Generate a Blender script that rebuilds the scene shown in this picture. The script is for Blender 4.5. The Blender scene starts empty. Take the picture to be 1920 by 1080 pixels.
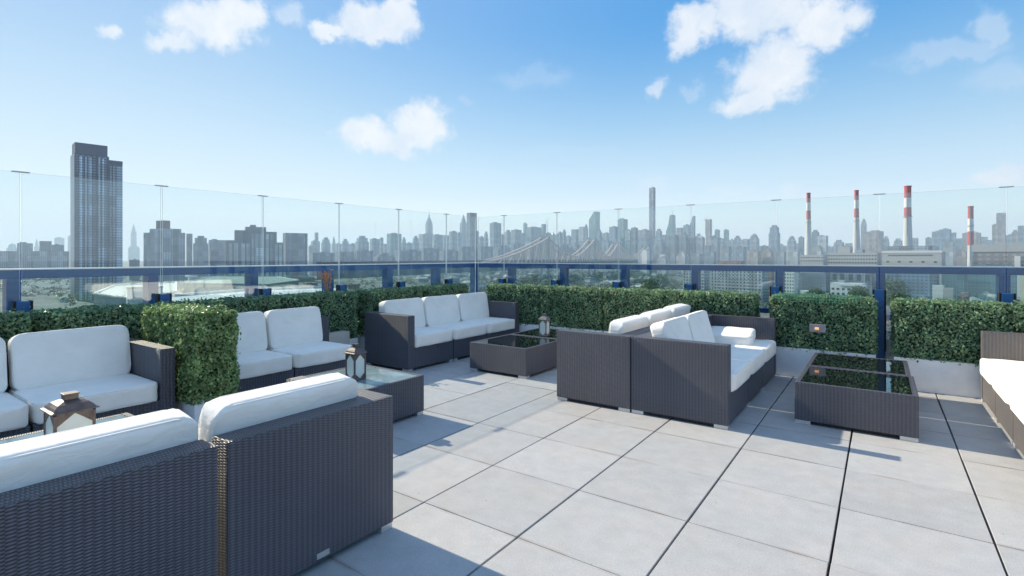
import bpy, bmesh, math, random
import numpy as np
from mathutils import Vector, Matrix, noise
R = math.radians
scn = bpy.context.scene
COL = scn.collection
# ---------------------------------------------------------------- camera, world, sun, exposure
H = 1.32; F = 981.0; Y0 = 482.2; YAW = R(35.24)
cs, sn = math.cos(YAW), math.sin(YAW)
cam = bpy.data.cameras.new("camera"); cam_o = bpy.data.objects.new("camera", cam); COL.objects.link(cam_o)
cam.sensor_width = 36; cam.lens = F/1920*36; cam.shift_y = -(540-Y0)/1920
cam.clip_start = .05; cam.clip_end = 60000
cam_o.location = (0, 0, H); cam_o.rotation_euler = (R(90), 0, YAW)
scn.camera = cam_o
SUN_EL = 31.3
sun = bpy.data.lights.new("sun", 'SUN'); sun.energy = 4.3; sun.angle = R(.5); sun.color = (1, .87, .66)
sun_o = bpy.data.objects.new("sun", sun); COL.objects.link(sun_o)
sd = Vector((math.cos(R(SUN_EL)), .004, -math.sin(R(SUN_EL)))).normalized()
sun_o.rotation_euler = sd.to_track_quat('-Z', 'Y').to_euler()
scn.view_settings.view_transform = 'Standard'; scn.view_settings.look = 'None'
scn.view_settings.exposure = .82; scn.view_settings.gamma = 1
scn.cycles.volume_bounces = 1; scn.cycles.transparent_max_bounces = 24
scn.cycles.max_bounces = 8

def raydir(x, y):
    t = (x-960)/F
    return Vector((t*cs-sn, t*sn+cs, -(y-Y0)/F)).normalized()
def at(x, d, z=0.0):
    t = (x-960)/F
    return Vector((d*(t*cs-sn), d*(t*sn+cs), z))
def zat(y, d): return H-(y-Y0)*d/F

world = bpy.data.worlds.new("World"); scn.world = world; world.use_nodes = True
def build_world():
    nt = world.node_tree; N = nt.nodes; L = nt.links; N.clear()
    def nd(t, **k):
        n = N.new(t)
        for a, b in k.items(): setattr(n, a, b)
        return n
    def mth(op, a, b=None, clamp=False):
        n = nd('ShaderNodeMath', operation=op); n.use_clamp = clamp
        for i, v in enumerate((a, b)):
            if v is None: continue
            if isinstance(v, (int, float)): n.inputs[i].default_value = v
            else: L.new(v, n.inputs[i])
        return n.outputs[0]
    sky = nd('ShaderNodeTexSky', sky_type='NISHITA'); sky.sun_disc = False
    sky.sun_elevation = R(SUN_EL); sky.sun_rotation = R(-91)
    sky.altitude = 60; sky.air_density = 1.0; sky.dust_density = 1.2; sky.ozone_density = 1.6
    tc = nd('ShaderNodeTexCoord'); v = tc.outputs['Generated']
    def noise_n(sc, det, rough=.6, vec=None):
        n = nd('ShaderNodeTexNoise'); n.inputs['Scale'].default_value = sc; n.inputs['Detail'].default_value = det; n.inputs['Roughness'].default_value = rough
        L.new(vec or v, n.inputs['Vector']); return n
    def vm(op, a, b=None, sc=None):
        n = nd('ShaderNodeVectorMath', operation=op); L.new(a, n.inputs[0])
        if b is not None:
            if isinstance(b, (tuple, Vector)): n.inputs[1].default_value = b
            else: L.new(b, n.inputs[1])
        if sc is not None: n.inputs['Scale'].default_value = sc
        return n.outputs['Value'] if op == 'DOT_PRODUCT' else n.outputs[0]
    w1 = noise_n(8, 3); w2 = noise_n(26, 5, .65)
    off = vm('ADD', vm('SCALE', vm('SUBTRACT', w1.outputs['Color'], (.5, .5, .5)), sc=.07), vm('SCALE', vm('SUBTRACT', w2.outputs['Color'], (.5, .5, .5)), sc=.05))
    vw = vm('ADD', v, off)
    nz = noise_n(34, 10, .68); nz2 = noise_n(15, 7, .6, vw)
    nn = mth('MULTIPLY', mth('SUBTRACT', nz.outputs[0], .5), 1.3)
    blobs = [(400,50,104,40,1),(330,80,50,20,.85),(455,38,56,40,1),(548,25,36,20,.5),(700,46,80,34,1),(622,52,44,17,.9),(745,34,34,28,1),
             (207,62,25,17,.75),(690,252,58,28,1),(785,236,54,42,1),(735,268,80,18,.9),(768,204,22,16,.7),
             (1312,52,66,36,1),(1430,18,130,50,1),(1545,45,84,42,1),(1290,72,40,26,.9),(1462,112,72,44,1),(1448,150,78,44,1),(1410,186,60,26,1),(1238,154,18,17,.55),(1305,160,24,11,.3),
             (1770,100,110,22,.35),(1850,45,36,38,.42),(1880,130,95,28,.3),(1895,332,75,22,.9),(1486,354,30,15,.4),(1370,362,48,11,.35),
             (1232,345,32,20,.3),(1012,145,90,20,.25),(1090,285,130,16,.16),(868,188,13,13,.25)]
    tot = None
    for cx, cy, rx, ry, st in blobs:
        c = raydir(cx, cy); up = Vector((0, 0, 1)); T = c.cross(up).normalized(); B = T.cross(c)
        g = c.dot(Vector((-sn, cs, 0)))           # foreshortening of the wide lens
        ax, ay = rx/F*g*g*1.05, ry/F*g*1.1
        def dot(vec): return vm('DOT_PRODUCT', vw, vec)
        du = dot(T/ax); dv = dot(B/ay); front = mth('GREATER_THAN', dot(c), .5)
        r2 = mth('ADD', mth('MULTIPLY', du, du), mth('MULTIPLY', dv, dv))
        m = mth('SUBTRACT', 1.25, mth('SQRT', r2))
        m = mth('ADD', m, mth('MULTIPLY', nn, .75))
        m = mth('MULTIPLY', mth('DIVIDE', m, .7, True), st)
        m = mth('MULTIPLY', m, front); m = mth('MULTIPLY', m, mth('LESS_THAN', r2, 6))
        tot = m if tot is None else mth('MAXIMUM', tot, m)
    sm = nd('ShaderNodeMapRange', interpolation_type='SMOOTHSTEP'); L.new(tot, sm.inputs[0])
    br = nd('ShaderNodeMixRGB'); br.inputs[1].default_value = (3.9, 4.35, 4.95, 1); br.inputs[2].default_value = (5.15, 5.2, 5.3, 1)
    L.new(mth('MULTIPLY', mth('SUBTRACT', nz2.outputs[0], .36), 3.2, True), br.inputs[0])
    # measured daylight gradient, blended with the physical sky: azure in view, milky near the horizon and sunwards; unseen zenith brightened as added fill light
    sep = nd('ShaderNodeSeparateXYZ'); L.new(v, sep.inputs[0])
    gr = nd('ShaderNodeValToRGB'); L.new(mth('MAXIMUM', sep.outputs[2], 0), gr.inputs[0]); cr = gr.color_ramp; cr.interpolation = 'B_SPLINE'
    def k6(c): return (*[q for q in c], 1)
    cr.elements[0].position = 0; cr.elements[0].color = k6((1.25, 1.28, 1.30)); cr.elements[1].position = 1; cr.elements[1].color = k6((.42, .56, .80))
    for p, c in ((.05, (1.0, 1.08, 1.13)), (.12, (.66, .84, .97)), (.23, (.33, .60, .86)), (.36, (.055, .34, .77)), (.47, (.035, .31, .76)), (.62, (.26, .46, .80))):
        e = cr.elements.new(p); e.color = k6(c)
    sunw = vm('DOT_PRODUCT', v, -sd); sunw = mth('MULTIPLY', mth('SUBTRACT', sunw, .46), 1.85, True); sunw = mth('POWER', sunw, 1.3)
    g2 = nd('ShaderNodeMixRGB'); L.new(mth('MULTIPLY', mth('MULTIPLY', sunw, .50), mth('SUBTRACT', 1.15, mth('MULTIPLY', sep.outputs[2], 1.3), True)), g2.inputs[0]); L.new(gr.outputs[0], g2.inputs[1]); g2.inputs[2].default_value = (.78, .91, 1, 1)
    g3 = nd('ShaderNodeMixRGB'); g3.blend_type = 'MULTIPLY'; g3.inputs[0].default_value = 1; L.new(g2.outputs[0], g3.inputs[1]); g3.inputs[2].default_value = (5.35, 5.35, 5.35, 1)
    cl = nd('ShaderNodeMixRGB'); cl.blend_type = 'DARKEN'; cl.inputs[0].default_value = 1; L.new(sky.outputs[0], cl.inputs[1]); cl.inputs[2].default_value = (6, 6, 6.2, 1)
    hs = nd('ShaderNodeMixRGB'); hs.inputs[0].default_value = .93; L.new(cl.outputs[0], hs.inputs[1]); L.new(g3.outputs[0], hs.inputs[2])
    mx = nd('ShaderNodeMixRGB'); L.new(mth('MULTIPLY', sm.outputs[0], .93), mx.inputs[0]); L.new(hs.outputs[0], mx.inputs[1]); L.new(br.outputs[0], mx.inputs[2])
    bg = nd('ShaderNodeBackground'); bg.inputs[1].default_value = .11; L.new(mx.outputs[0], bg.inputs[0])
    out = nd('ShaderNodeOutputWorld'); L.new(bg.outputs[0], out.inputs[0])
build_world()

# ---------------------------------------------------------------- helpers
def tag(o, label=None, cat=None, group=None, kind=None):
    if label: o['label'] = label
    if cat: o['category'] = cat
    if group: o['group'] = group
    if kind: o['kind'] = kind
    return o
def empty(name, loc, label, cat, group=None):
    o = bpy.data.objects.new(name, None); COL.objects.link(o); o.location = loc; o.empty_display_size = .1
    return tag(o, label, cat, group)
class MB:
    """collects shapes in one bmesh; origin o is subtracted so children sit in their thing's frame"""
    def __init__(s, o=(0, 0, 0)): s.bm = bmesh.new(); s.o = Vector(o)
    def box(s, lo, hi, bev=0, M=None, mi=0):
        lo, hi = Vector(lo)-s.o, Vector(hi)-s.o
        c = (lo+hi)/2; d = hi-lo
        r = bmesh.ops.create_cube(s.bm, size=1, matrix=Matrix.Translation(c) @ Matrix.Diagonal((*d, 1)))
        vs = r['verts']; fs = set(f for v in vs for f in v.link_faces)
        for f in fs: f.material_index = mi
        if bev:
            es = list(set(e for v in vs for e in v.link_edges))
            rr = bmesh.ops.bevel(s.bm, geom=es, offset=bev, segments=2, affect='EDGES', profile=.7)
            vs = list(set(v for f in rr['faces'] for v in f.verts) | set(v for v in vs if v.is_valid))
            for f in rr['faces']: f.material_index = mi
        if M: bmesh.ops.transform(s.bm, matrix=M, verts=vs)
        return s
    def tube(s, a, b, r, n=8, r2=None, mi=0):
        a, b = Vector(a)-s.o, Vector(b)-s.o; d = b-a
        q = d.to_track_quat('Z', 'Y').to_matrix().to_4x4()
        rr = bmesh.ops.create_cone(s.bm, cap_ends=True, segments=n, radius1=r, radius2=r if r2 is None else r2, depth=d.length, matrix=Matrix.Translation((a+b)/2) @ q)
        for v in rr['verts']:
            for f in v.link_faces: f.material_index = mi
        return s
    def bar(s, a, b, w, t=None):
        a, b = Vector(a)-s.o, Vector(b)-s.o; d = b-a; t = t or w
        q = d.to_track_quat('Z', 'Y').to_matrix().to_4x4()
        bmesh.ops.create_cube(s.bm, size=1, matrix=Matrix.Translation((a+b)/2) @ q @ Matrix.Diagonal((w, t, d.length, 1)))
        return s
    def rings(s, rings, close=True, mi=0):
        vv = [[s.bm.verts.new(Vector(p)-s.o) for p in r] for r in rings]; n = len(vv[0])
        for i in range(len(vv)-1):
            for j in range(n): s.bm.faces.new((vv[i][j], vv[i][(j+1) % n], vv[i+1][(j+1) % n], vv[i+1][j])).material_index = mi
        if close:
            s.bm.faces.new(vv[0][::-1]).material_index = mi; s.bm.faces.new(vv[-1]).material_index = mi
        return s
    def prism(s, poly, z0, z1, mi=0):
        return s.rings([[(p[0], p[1], z0) for p in poly], [(p[0], p[1], z1) for p in poly]], mi=mi)
    def build(s, name, mats, parent=None, smooth=False, wick=None):
        bm = s.bm; bmesh.ops.recalc_face_normals(bm, faces=bm.faces[:])
        uv = bm.loops.layers.uv.new('UVMap')
        for f in bm.faces:
            n = f.normal; ax = max(range(3), key=lambda i: abs(n[i]))
            for l in f.loops:
                p = l.vert.co
                if ax == 0: l[uv].uv = (p.y, p.z)
                elif ax == 1: l[uv].uv = (p.x, p.z)
                else: l[uv].uv = (p.y, p.x) if wick == 'x' else (p.x, p.y)
            f.smooth = smooth
        me = bpy.data.meshes.new(name); bm.to_mesh(me); bm.free()
        for m in (mats if isinstance(mats, (list, tuple)) else [mats]): me.materials.append(m)
        o = bpy.data.objects.new(name, me); COL.objects.link(o)
        if parent: o.parent = parent
        elif s.o.length: o.location = s.o
        return o

# ---------------------------------------------------------------- materials
def mat(name, col, rough=.6, metal=0, spec=.5, noise_amt=0, noise_scale=30, bump=0, bump_scale=80, emit=None, es=0, coord='Object'):
    m = bpy.data.materials.new(name); m.use_nodes = True; nt = m.node_tree; N = nt.nodes; L = nt.links
    b = N['Principled BSDF']; b.inputs['Base Color'].default_value = (*col, 1); b.inputs['Roughness'].default_value = rough
    b.inputs['Metallic'].default_value = metal; b.inputs['Specular IOR Level'].default_value = spec
    tc = N.new('ShaderNodeTexCoord')
    if noise_amt:
        z = N.new('ShaderNodeTexNoise'); z.inputs['Scale'].default_value = noise_scale; z.inputs['Detail'].default_value = 6
        L.new(tc.outputs[coord], z.inputs['Vector'])
        mr = N.new('ShaderNodeMapRange'); mr.inputs['From Min'].default_value = .3; mr.inputs['From Max'].default_value = .7
        mr.inputs['To Min'].default_value = 1-noise_amt; mr.inputs['To Max'].default_value = 1+noise_amt; L.new(z.outputs[0], mr.inputs[0])
        x = N.new('ShaderNodeVectorMath'); x.operation = 'SCALE'; x.inputs[0].default_value = col; L.new(mr.outputs[0], x.inputs['Scale'])
        L.new(x.outputs[0], b.inputs['Base Color'])
    if bump:
        z = N.new('ShaderNodeTexNoise'); z.inputs['Scale'].default_value = bump_scale; z.inputs['Detail'].default_value = 5
        L.new(tc.outputs[coord], z.inputs['Vector'])
        bp = N.new('ShaderNodeBump'); bp.inputs['Strength'].default_value = bump; bp.inputs['Distance'].default_value = .01
        L.new(z.outputs[0], bp.inputs['Height']); L.new(bp.outputs[0], b.inputs['Normal'])
    if emit: b.inputs['Emission Color'].default_value = (*emit, 1); b.inputs['Emission Strength'].default_value = es
    return m
def wicker(name, col, gap=.02):
    m = bpy.data.materials.new(name); m.use_nodes = True; nt = m.node_tree; N = nt.nodes; L = nt.links; b = N['Principled BSDF']
    def mth(op, a, c=None, clamp=False):
        n = N.new('ShaderNodeMath'); n.operation = op; n.use_clamp = clamp
        for i, v in enumerate((a, c)):
            if v is None: continue
            if isinstance(v, (int, float)): n.inputs[i].default_value = v
            else: L.new(v, n.inputs[i])
        return n.outputs[0]
    uv = N.new('ShaderNodeUVMap'); sp = N.new('ShaderNodeSeparateXYZ'); L.new(uv.outputs[0], sp.inputs[0])
    u = mth('DIVIDE', sp.outputs[0], .0245); v = mth('DIVIDE', sp.outputs[1], .0105)
    iu = mth('FLOOR', u); fu = mth('SUBTRACT', u, iu)
    v = mth('ADD', v, mth('MULTIPLY', mth('MODULO', iu, 2.0), .5)); fv = mth('FRACT', v)
    wave = mth('SUBTRACT', 0, mth('COSINE', mth('MULTIPLY', fu, 2*math.pi)))        # each float bulges between two stakes
    q = mth('SUBTRACT', mth('MULTIPLY', fv, 2), 1)
    prof = mth('SQRT', mth('SUBTRACT', 1.001, mth('MULTIPLY', mth('MULTIPLY', q, q), .98)))
    w2 = mth('MULTIPLY', mth('ADD', wave, 1.0), .5)
    h = mth('MULTIPLY', mth('ADD', mth('MULTIPLY', w2, .34), .66), prof)
    bp = N.new('ShaderNodeBump'); bp.inputs['Strength'].default_value = 1; bp.inputs['Distance'].default_value = .0055
    L.new(h, bp.inputs['Height']); L.new(bp.outputs[0], b.inputs['Normal'])
    nz = N.new('ShaderNodeTexNoise'); nz.inputs['Scale'].default_value = 3; tcn = N.new('ShaderNodeTexCoord'); L.new(tcn.outputs['Object'], nz.inputs['Vector'])
    k = mth('ADD', mth('MULTIPLY', mth('POWER', h, 1.1), 1-gap), gap)
    k = mth('MULTIPLY', k, mth('ADD', mth('MULTIPLY', nz.outputs[0], .5), .75))
    x = N.new('ShaderNodeVectorMath'); x.operation = 'SCALE'; x.inputs[0].default_value = col; L.new(k, x.inputs['Scale']); L.new(x.outputs[0], b.inputs['Base Color'])
    b.inputs['Roughness'].default_value = .42; b.inputs['Specular IOR Level'].default_value = .6
    return m
def leafmat(name, c1, c2):
    m = bpy.data.materials.new(name); m.use_nodes = True; nt = m.node_tree; N = nt.nodes; L = nt.links; b = N['Principled BSDF']
    g = N.new('ShaderNodeNewGeometry'); r = N.new('ShaderNodeValToRGB'); L.new(g.outputs['Random Per Island'], r.inputs[0])
    r.color_ramp.elements[0].color = (*c1, 1); r.color_ramp.elements[1].color = (*c2, 1)
    tcn = N.new('ShaderNodeTexCoord'); zz = N.new('ShaderNodeTexNoise'); zz.inputs['Scale'].default_value = 7; zz.inputs['Detail'].default_value = 4; L.new(tcn.outputs['Object'], zz.inputs['Vector'])
    mr = N.new('ShaderNodeMapRange'); L.new(zz.outputs[0], mr.inputs[0]); mr.inputs[1].default_value = .35; mr.inputs[2].default_value = .65; mr.inputs[3].default_value = .68; mr.inputs[4].default_value = 1.25
    vs_ = N.new('ShaderNodeVectorMath'); vs_.operation = 'SCALE'; L.new(r.outputs[0], vs_.inputs[0]); L.new(mr.outputs[0], vs_.inputs['Scale']); r = vs_
    L.new(r.outputs[0], b.inputs['Base Color']); b.inputs['Roughness'].default_value = .38; b.inputs['Specular IOR Level'].default_value = .5
    t = N.new('ShaderNodeBsdfTranslucent'); L.new(r.outputs[0], t.inputs[0])
    mx = N.new('ShaderNodeMixShader'); mx.inputs[0].default_value = .40; L.new(b.outputs[0], mx.inputs[1]); L.new(t.outputs[0], mx.inputs[2])
    L.new(mx.outputs[0], N['Material Output'].inputs[0]); return m
def glassmat(name, tint, refl=1.0, rough=0.0):
    m = bpy.data.materials.new(name); m.use_nodes = True; nt = m.node_tree; N = nt.nodes; L = nt.links; N.remove(N['Principled BSDF'])
    t = N.new('ShaderNodeBsdfTransparent'); t.inputs[0].default_value = (*tint, 1)
    g = N.new('ShaderNodeBsdfGlossy'); g.inputs['Roughness'].default_value = rough; g.inputs[0].default_value = (.92, .98, 1, 1)
    fr = N.new('ShaderNodeLayerWeight'); fr.inputs[0].default_value = .5      # same from both sides of the sheet
    p = N.new('ShaderNodeMath'); p.operation = 'POWER'; L.new(fr.outputs['Facing'], p.inputs[0]); p.inputs[1].default_value = 4.0
    q = N.new('ShaderNodeMath'); q.operation = 'MULTIPLY_ADD'; L.new(p.outputs[0], q.inputs[0]); q.inputs[1].default_value = .8*refl; q.inputs[2].default_value = .08*refl
    mx = N.new('ShaderNodeMixShader'); L.new(q.outputs[0], mx.inputs[0]); L.new(t.outputs[0], mx.inputs[1]); L.new(g.outputs[0], mx.inputs[2])
    L.new(mx.outputs[0], N['Material Output'].inputs[0]); return m
def facade(name, wall, win, fw=3.6, fh=3.5, ww=.55, wh=.5, rough=.7):
    m = bpy.data.materials.new(name); m.use_nodes = True; nt = m.node_tree; N = nt.nodes; L = nt.links; b = N['Principled BSDF']
    def mth(op, a, c=None):
        n = N.new('ShaderNodeMath'); n.operation = op
        for i, v in enumerate((a, c)):
            if v is None: continue
            if isinstance(v, (int, float)): n.inputs[i].default_value = v
            else: L.new(v, n.inputs[i])
        return n.outputs[0]
    uv = N.new('ShaderNodeUVMap'); sp = N.new('ShaderNodeSeparateXYZ'); L.new(uv.outputs[0], sp.inputs[0])
    u = mth('FRACT', mth('DIVIDE', sp.outputs[0], fw)); v = mth('FRACT', mth('DIVIDE', sp.outputs[1], fh))
    k = mth('MULTIPLY', mth('LESS_THAN', u, ww), mth('LESS_THAN', v, wh))
    geo = N.new('ShaderNodeNewGeometry'); s2 = N.new('ShaderNodeSeparateXYZ'); L.new(geo.outputs['True Normal'], s2.inputs[0])
    k = mth('MULTIPLY', k, mth('LESS_THAN', mth('ABSOLUTE', s2.outputs[2]), .5))
    cb = N.new('ShaderNodeCombineXYZ'); L.new(mth('FLOOR', mth('DIVIDE', sp.outputs[0], fw*3)), cb.inputs[0]); L.new(mth('FLOOR', mth('DIVIDE', sp.outputs[1], fh*4)), cb.inputs[1])
    wn = N.new('ShaderNodeTexWhiteNoise'); wn.noise_dimensions = '2D'; L.new(cb.outputs[0], wn.inputs['Vector'])
    cb2 = N.new('ShaderNodeCombineXYZ'); L.new(mth('FLOOR', mth('DIVIDE', sp.outputs[0], fw*2)), cb2.inputs[0])
    wn2 = N.new('ShaderNodeTexWhiteNoise'); wn2.noise_dimensions = '2D'; L.new(cb2.outputs[0], wn2.inputs['Vector'])
    nz = N.new('ShaderNodeTexNoise'); nz.inputs['Scale'].default_value = .03; tc = N.new('ShaderNodeTexCoord'); L.new(tc.outputs['Object'], nz.inputs['Vector'])
    mx = N.new('ShaderNodeMixRGB'); mx.inputs[1].default_value = (*wall, 1); mx.inputs[2].default_value = (*win, 1); L.new(k, mx.inputs[0])
    x = N.new('ShaderNodeVectorMath'); x.operation = 'SCALE'; L.new(mx.outputs[0], x.inputs[0]); L.new(mth('MULTIPLY', mth('ADD', mth('MULTIPLY', nz.outputs[0], .6), .7), mth('MULTIPLY', mth('ADD', mth('MULTIPLY', wn.outputs[0], .6), .7), mth('ADD', mth('MULTIPLY', wn2.outputs[0], .7), .65))), x.inputs['Scale'])
    L.new(x.outputs[0], b.inputs['Base Color']); b.inputs['Roughness'].default_value = rough
    return m
M = {}
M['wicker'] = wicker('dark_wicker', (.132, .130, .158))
M['wicker_lt'] = wicker('lighter_wicker', (.185, .17, .17), .2)  # lighter tone with paler gaps, for the right edge sofa
def fabric():
    m = mat('cream_canvas', (.88, .85, .795), .92, spec=.15, noise_amt=.05, noise_scale=5); nt = m.node_tree; N = nt.nodes; L = nt.links
    tc = N.new('ShaderNodeTexCoord'); mp = N.new('ShaderNodeMapping'); mp.inputs['Scale'].default_value = (1, 2.2, 1); L.new(tc.outputs['Object'], mp.inputs[0])
    z = N.new('ShaderNodeTexNoise'); z.inputs['Scale'].default_value = 7; z.inputs['Detail'].default_value = 3; z.inputs['Distortion'].default_value = 1.2; L.new(mp.outputs[0], z.inputs['Vector'])
    z2 = N.new('ShaderNodeTexNoise'); z2.inputs['Scale'].default_value = 320; L.new(tc.outputs['Object'], z2.inputs['Vector'])
    b1 = N.new('ShaderNodeBump'); b1.inputs['Strength'].default_value = .34; b1.inputs['Distance'].default_value = .022; L.new(z.outputs[0], b1.inputs['Height'])
    b2 = N.new('ShaderNodeBump'); b2.inputs['Strength'].default_value = .3; b2.inputs['Distance'].default_value = .001; L.new(z2.outputs[0], b2.inputs['Height']); L.new(b1.outputs[0], b2.inputs['Normal'])
    L.new(b2.outputs[0], N['Principled BSDF'].inputs['Normal']); return m
M['fabric'] = fabric()
M['alu'] = mat('brushed_aluminium', (.62, .62, .62), .35, metal=.6)
M['black'] = mat('black_rubber', (.012, .012, .014), .7)
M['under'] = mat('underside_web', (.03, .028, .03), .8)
M['blue'] = mat('blue_paint', (.012, .11, .30), .38, noise_amt=.08, noise_scale=4)
M['blue_dk'] = mat('navy_paint', (.015, .085, .25), .35, noise_amt=.08, noise_scale=3)
M['railcap'] = mat('sunlit_rail_cap', (.75, .79, .84), .4)  # sunlit top edge of the navy rail, sun put into a pale colour
M['glass'] = glassmat('clear_glass', (.945, .972, .975))
M['glass_r'] = glassmat('infill_glass', (.84, .94, .97), .8)
M['glass_edge'] = mat('glass_edge', (.80, .86, .86), .2, spec=.8)
M['clip'] = mat('steel_clip', (.55, .54, .50), .4, metal=.2)
M['tglass'] = mat('dark_table_glass', (.008, .012, .012), .02, spec=1.0)
M['tglass_lt'] = mat('pale_table_glass', (.27, .35, .37), .08, spec=1.0, noise_amt=.22, noise_scale=9)  # pale grey-blue glossy base with a mottled tone
M['planter'] = mat('white_concrete', (.84, .83, .83), .85, noise_amt=.06, noise_scale=9, bump=.15, bump_scale=40)
M['beige'] = mat('beige_box', (.52, .49, .44), .7, noise_amt=.05)
M['leaf'] = leafmat('boxwood_leaf', (.06, .17, .115), (.42, .56, .30))
M['leaf_y'] = leafmat('boxwood_leaf_sunny', (.09, .20, .075), (.46, .58, .25))
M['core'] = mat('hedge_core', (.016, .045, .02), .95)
M['net'] = mat('green_net', (.12, .36, .22), .5)
M['bronze'] = mat('bronze_tin', (.115, .092, .088), .45, metal=.3, noise_amt=.3, noise_scale=25)
M['pewter'] = mat('pewter_tin', (.24, .22, .20), .45, metal=.55, noise_amt=.3, noise_scale=25)
M['milk'] = mat('milky_pane', (.66, .72, .69), .25, noise_amt=.05, noise_scale=12)
M['greyplate'] = mat('grey_plate', (.30, .29, .30), .5)
M['amber'] = mat('amber_lamp', (.9, .45, .2), .4, emit=(1, .42, .18), es=.5)
M['dry'] = mat('dried_leaf', (.52, .26, .13), .8, noise_amt=.3, noise_scale=30)
M['roofmem'] = mat('roof_membrane', (.05, .05, .055), .9)
def paver_mat():
    m = mat('concrete_paver', (.46, .46, .465), .82, spec=.35); nt = m.node_tree; N = nt.nodes; L = nt.links; b = N['Principled BSDF']
    tc = N.new('ShaderNodeTexCoord'); geo = N.new('ShaderNodeNewGeometry')
    def nz(s, d, r=.55):
        z = N.new('ShaderNodeTexNoise'); z.inputs['Scale'].default_value = s; z.inputs['Detail'].default_value = d; z.inputs['Roughness'].default_value = r
        L.new(tc.outputs['Object'], z.inputs['Vector']); return z.outputs[0]
    fine = nz(150, 4, .75); mid = nz(9, 6, .6); big = nz(1.7, 5)
    def rng(s, a, c, lo, hi):
        r = N.new('ShaderNodeMapRange'); L.new(s, r.inputs[0]); r.inputs[1].default_value = a; r.inputs[2].default_value = c; r.inputs[3].default_value = lo; r.inputs[4].default_value = hi; return r.outputs[0]
    def mul(a, c):
        n = N.new('ShaderNodeMath'); n.operation = 'MULTIPLY'; L.new(a, n.inputs[0]); L.new(c, n.inputs[1]); return n.outputs[0]
    k = mul(mul(rng(fine, .3, .7, .80, 1.16), rng(mid, .3, .7, .91, 1.05)), mul(rng(big, .35, .65, .975, 1.02), rng(geo.outputs['Random Per Island'], 0, 1, .88, 1.02)))
    spots = N.new('ShaderNodeTexVoronoi'); spots.inputs['Scale'].default_value = 7; L.new(tc.outputs['Object'], spots.inputs['Vector'])
    sp = rng(spots.outputs['Distance'], .015, .045, .55, 1)
    k = mul(k, sp)
    tint = N.new('ShaderNodeMixRGB'); tint.inputs[1].default_value = (.445, .455, .465, 1); tint.inputs[2].default_value = (.465, .458, .455, 1); L.new(rng(nz(2.6, 6), .42, .66, 0, 1), tint.inputs[0])
    # rusty dirt caught along the tight joints
    sx = N.new('ShaderNodeSeparateXYZ'); L.new(tc.outputs['Object'], sx.inputs[0])
    def m2(op, a, c):
        n = N.new('ShaderNodeMath'); n.operation = op
        for i, q in enumerate((a, c)):
            if isinstance(q, (int, float)): n.inputs[i].default_value = q
            else: L.new(q, n.inputs[i])
        return n.outputs[0]
    dj = m2('PINGPONG', m2('SUBTRACT', sx.outputs[1], OY), S/2)
    st = m2('MULTIPLY', rng(dj, .002, .022, 1, 0), rng(nz(4.5, 4), .45, .62, 0, .75))
    dt = N.new('ShaderNodeMixRGB'); L.new(st, dt.inputs[0]); L.new(tint.outputs[0], dt.inputs[1]); dt.inputs[2].default_value = (.31, .265, .24, 1); tint = dt
    x = N.new('ShaderNodeVectorMath'); x.operation = 'SCALE'; L.new(tint.outputs[0], x.inputs[0]); L.new(k, x.inputs['Scale']); L.new(x.outputs[0], b.inputs['Base Color'])
    bp = N.new('ShaderNodeBump'); bp.inputs['Strength'].default_value = .35; bp.inputs['Distance'].default_value = .002; L.new(fine, bp.inputs['Height']); L.new(bp.outputs[0], b.inputs['Normal'])
    return m
S = .61; OX = -3.233; OY = 2.029
M['paver'] = paver_mat()

# ---------------------------------------------------------------- deck
rnd = random.Random(4)
S = .61; OX = -3.233; OY = 2.029
def make_floor():
    mb = MB()
    for i in range(-5, 13):
        for j in range(-9, 9):
            x0, y0 = OX+i*S, OY+j*S
            x1, y1 = x0+S, y0+S
            x0c, x1c, y0c, y1c = max(x0, -5.86), min(x1, 4.6), y0, min(y1, 7.16)
            if x1c-x0c < .05 or y1c-y0c < .05: continue
            g = .0055; dz = rnd.uniform(-.0012, .0012); jx = rnd.uniform(-.0012, .0012)
            mb.box((x0c+g+jx, y0c+.0013, -.045+dz), (x1c-g+jx, y1c-.0013, dz), bev=.0022)
    o = mb.build('floor', M['paver']); tag(o, kind='structure')
    b = MB().box((-6.1, -3.6, -.5), (4.7, 7.4, -.047)).build('roof_deck', M['roofmem']); tag(b, kind='structure')
    t = MB().box((-6.1, -3.6, -50), (4.7, 7.4, -.502)).build('apartment_tower', mat('own_wall', (.35, .34, .33), .8))
    tag(t, 'tall building carrying the roof terrace, mostly hidden below its paved deck', 'building')
make_floor()

# ---------------------------------------------------------------- glass barrier, posts, railing
YW, XW, ZG = 7.0, -5.69, 2.008
seamX = [-5.11, -4.10, -3.08, -2.06, -1.04, -.02, 1.0, 2.02]
seamY = [6.24, 5.225, 4.21, 3.195, 2.18, 1.165, .15, -.865]
ORD = ['first', 'second', 'third', 'fourth', 'fifth', 'sixth', 'seventh', 'eighth', 'ninth', 'tenth', 'eleventh', 'twelfth', 'thirteenth', 'fourteenth', 'fifteenth', 'sixteenth', 'seventeenth', 'eighteenth']
def panel(lo, hi, wall, n):
    c = ((lo[0]+hi[0])/2, (lo[1]+hi[1])/2, lo[2])
    t = empty('wind_screen', c, f'tall clear glass wind screen panel, {ORD[n]} from the corner along the {wall} side', 'glass panel', 'glass panels round the terrace')
    mb = MB(c); mb.box(lo, hi)
    o = mb.build('pane', [M['glass'], M['glass_edge']], t)
    ax = 1 if wall == 'right' else 0
    for p in o.data.polygons:
        if abs(p.normal[ax]) < .5: p.material_index = 1
    return t
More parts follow.
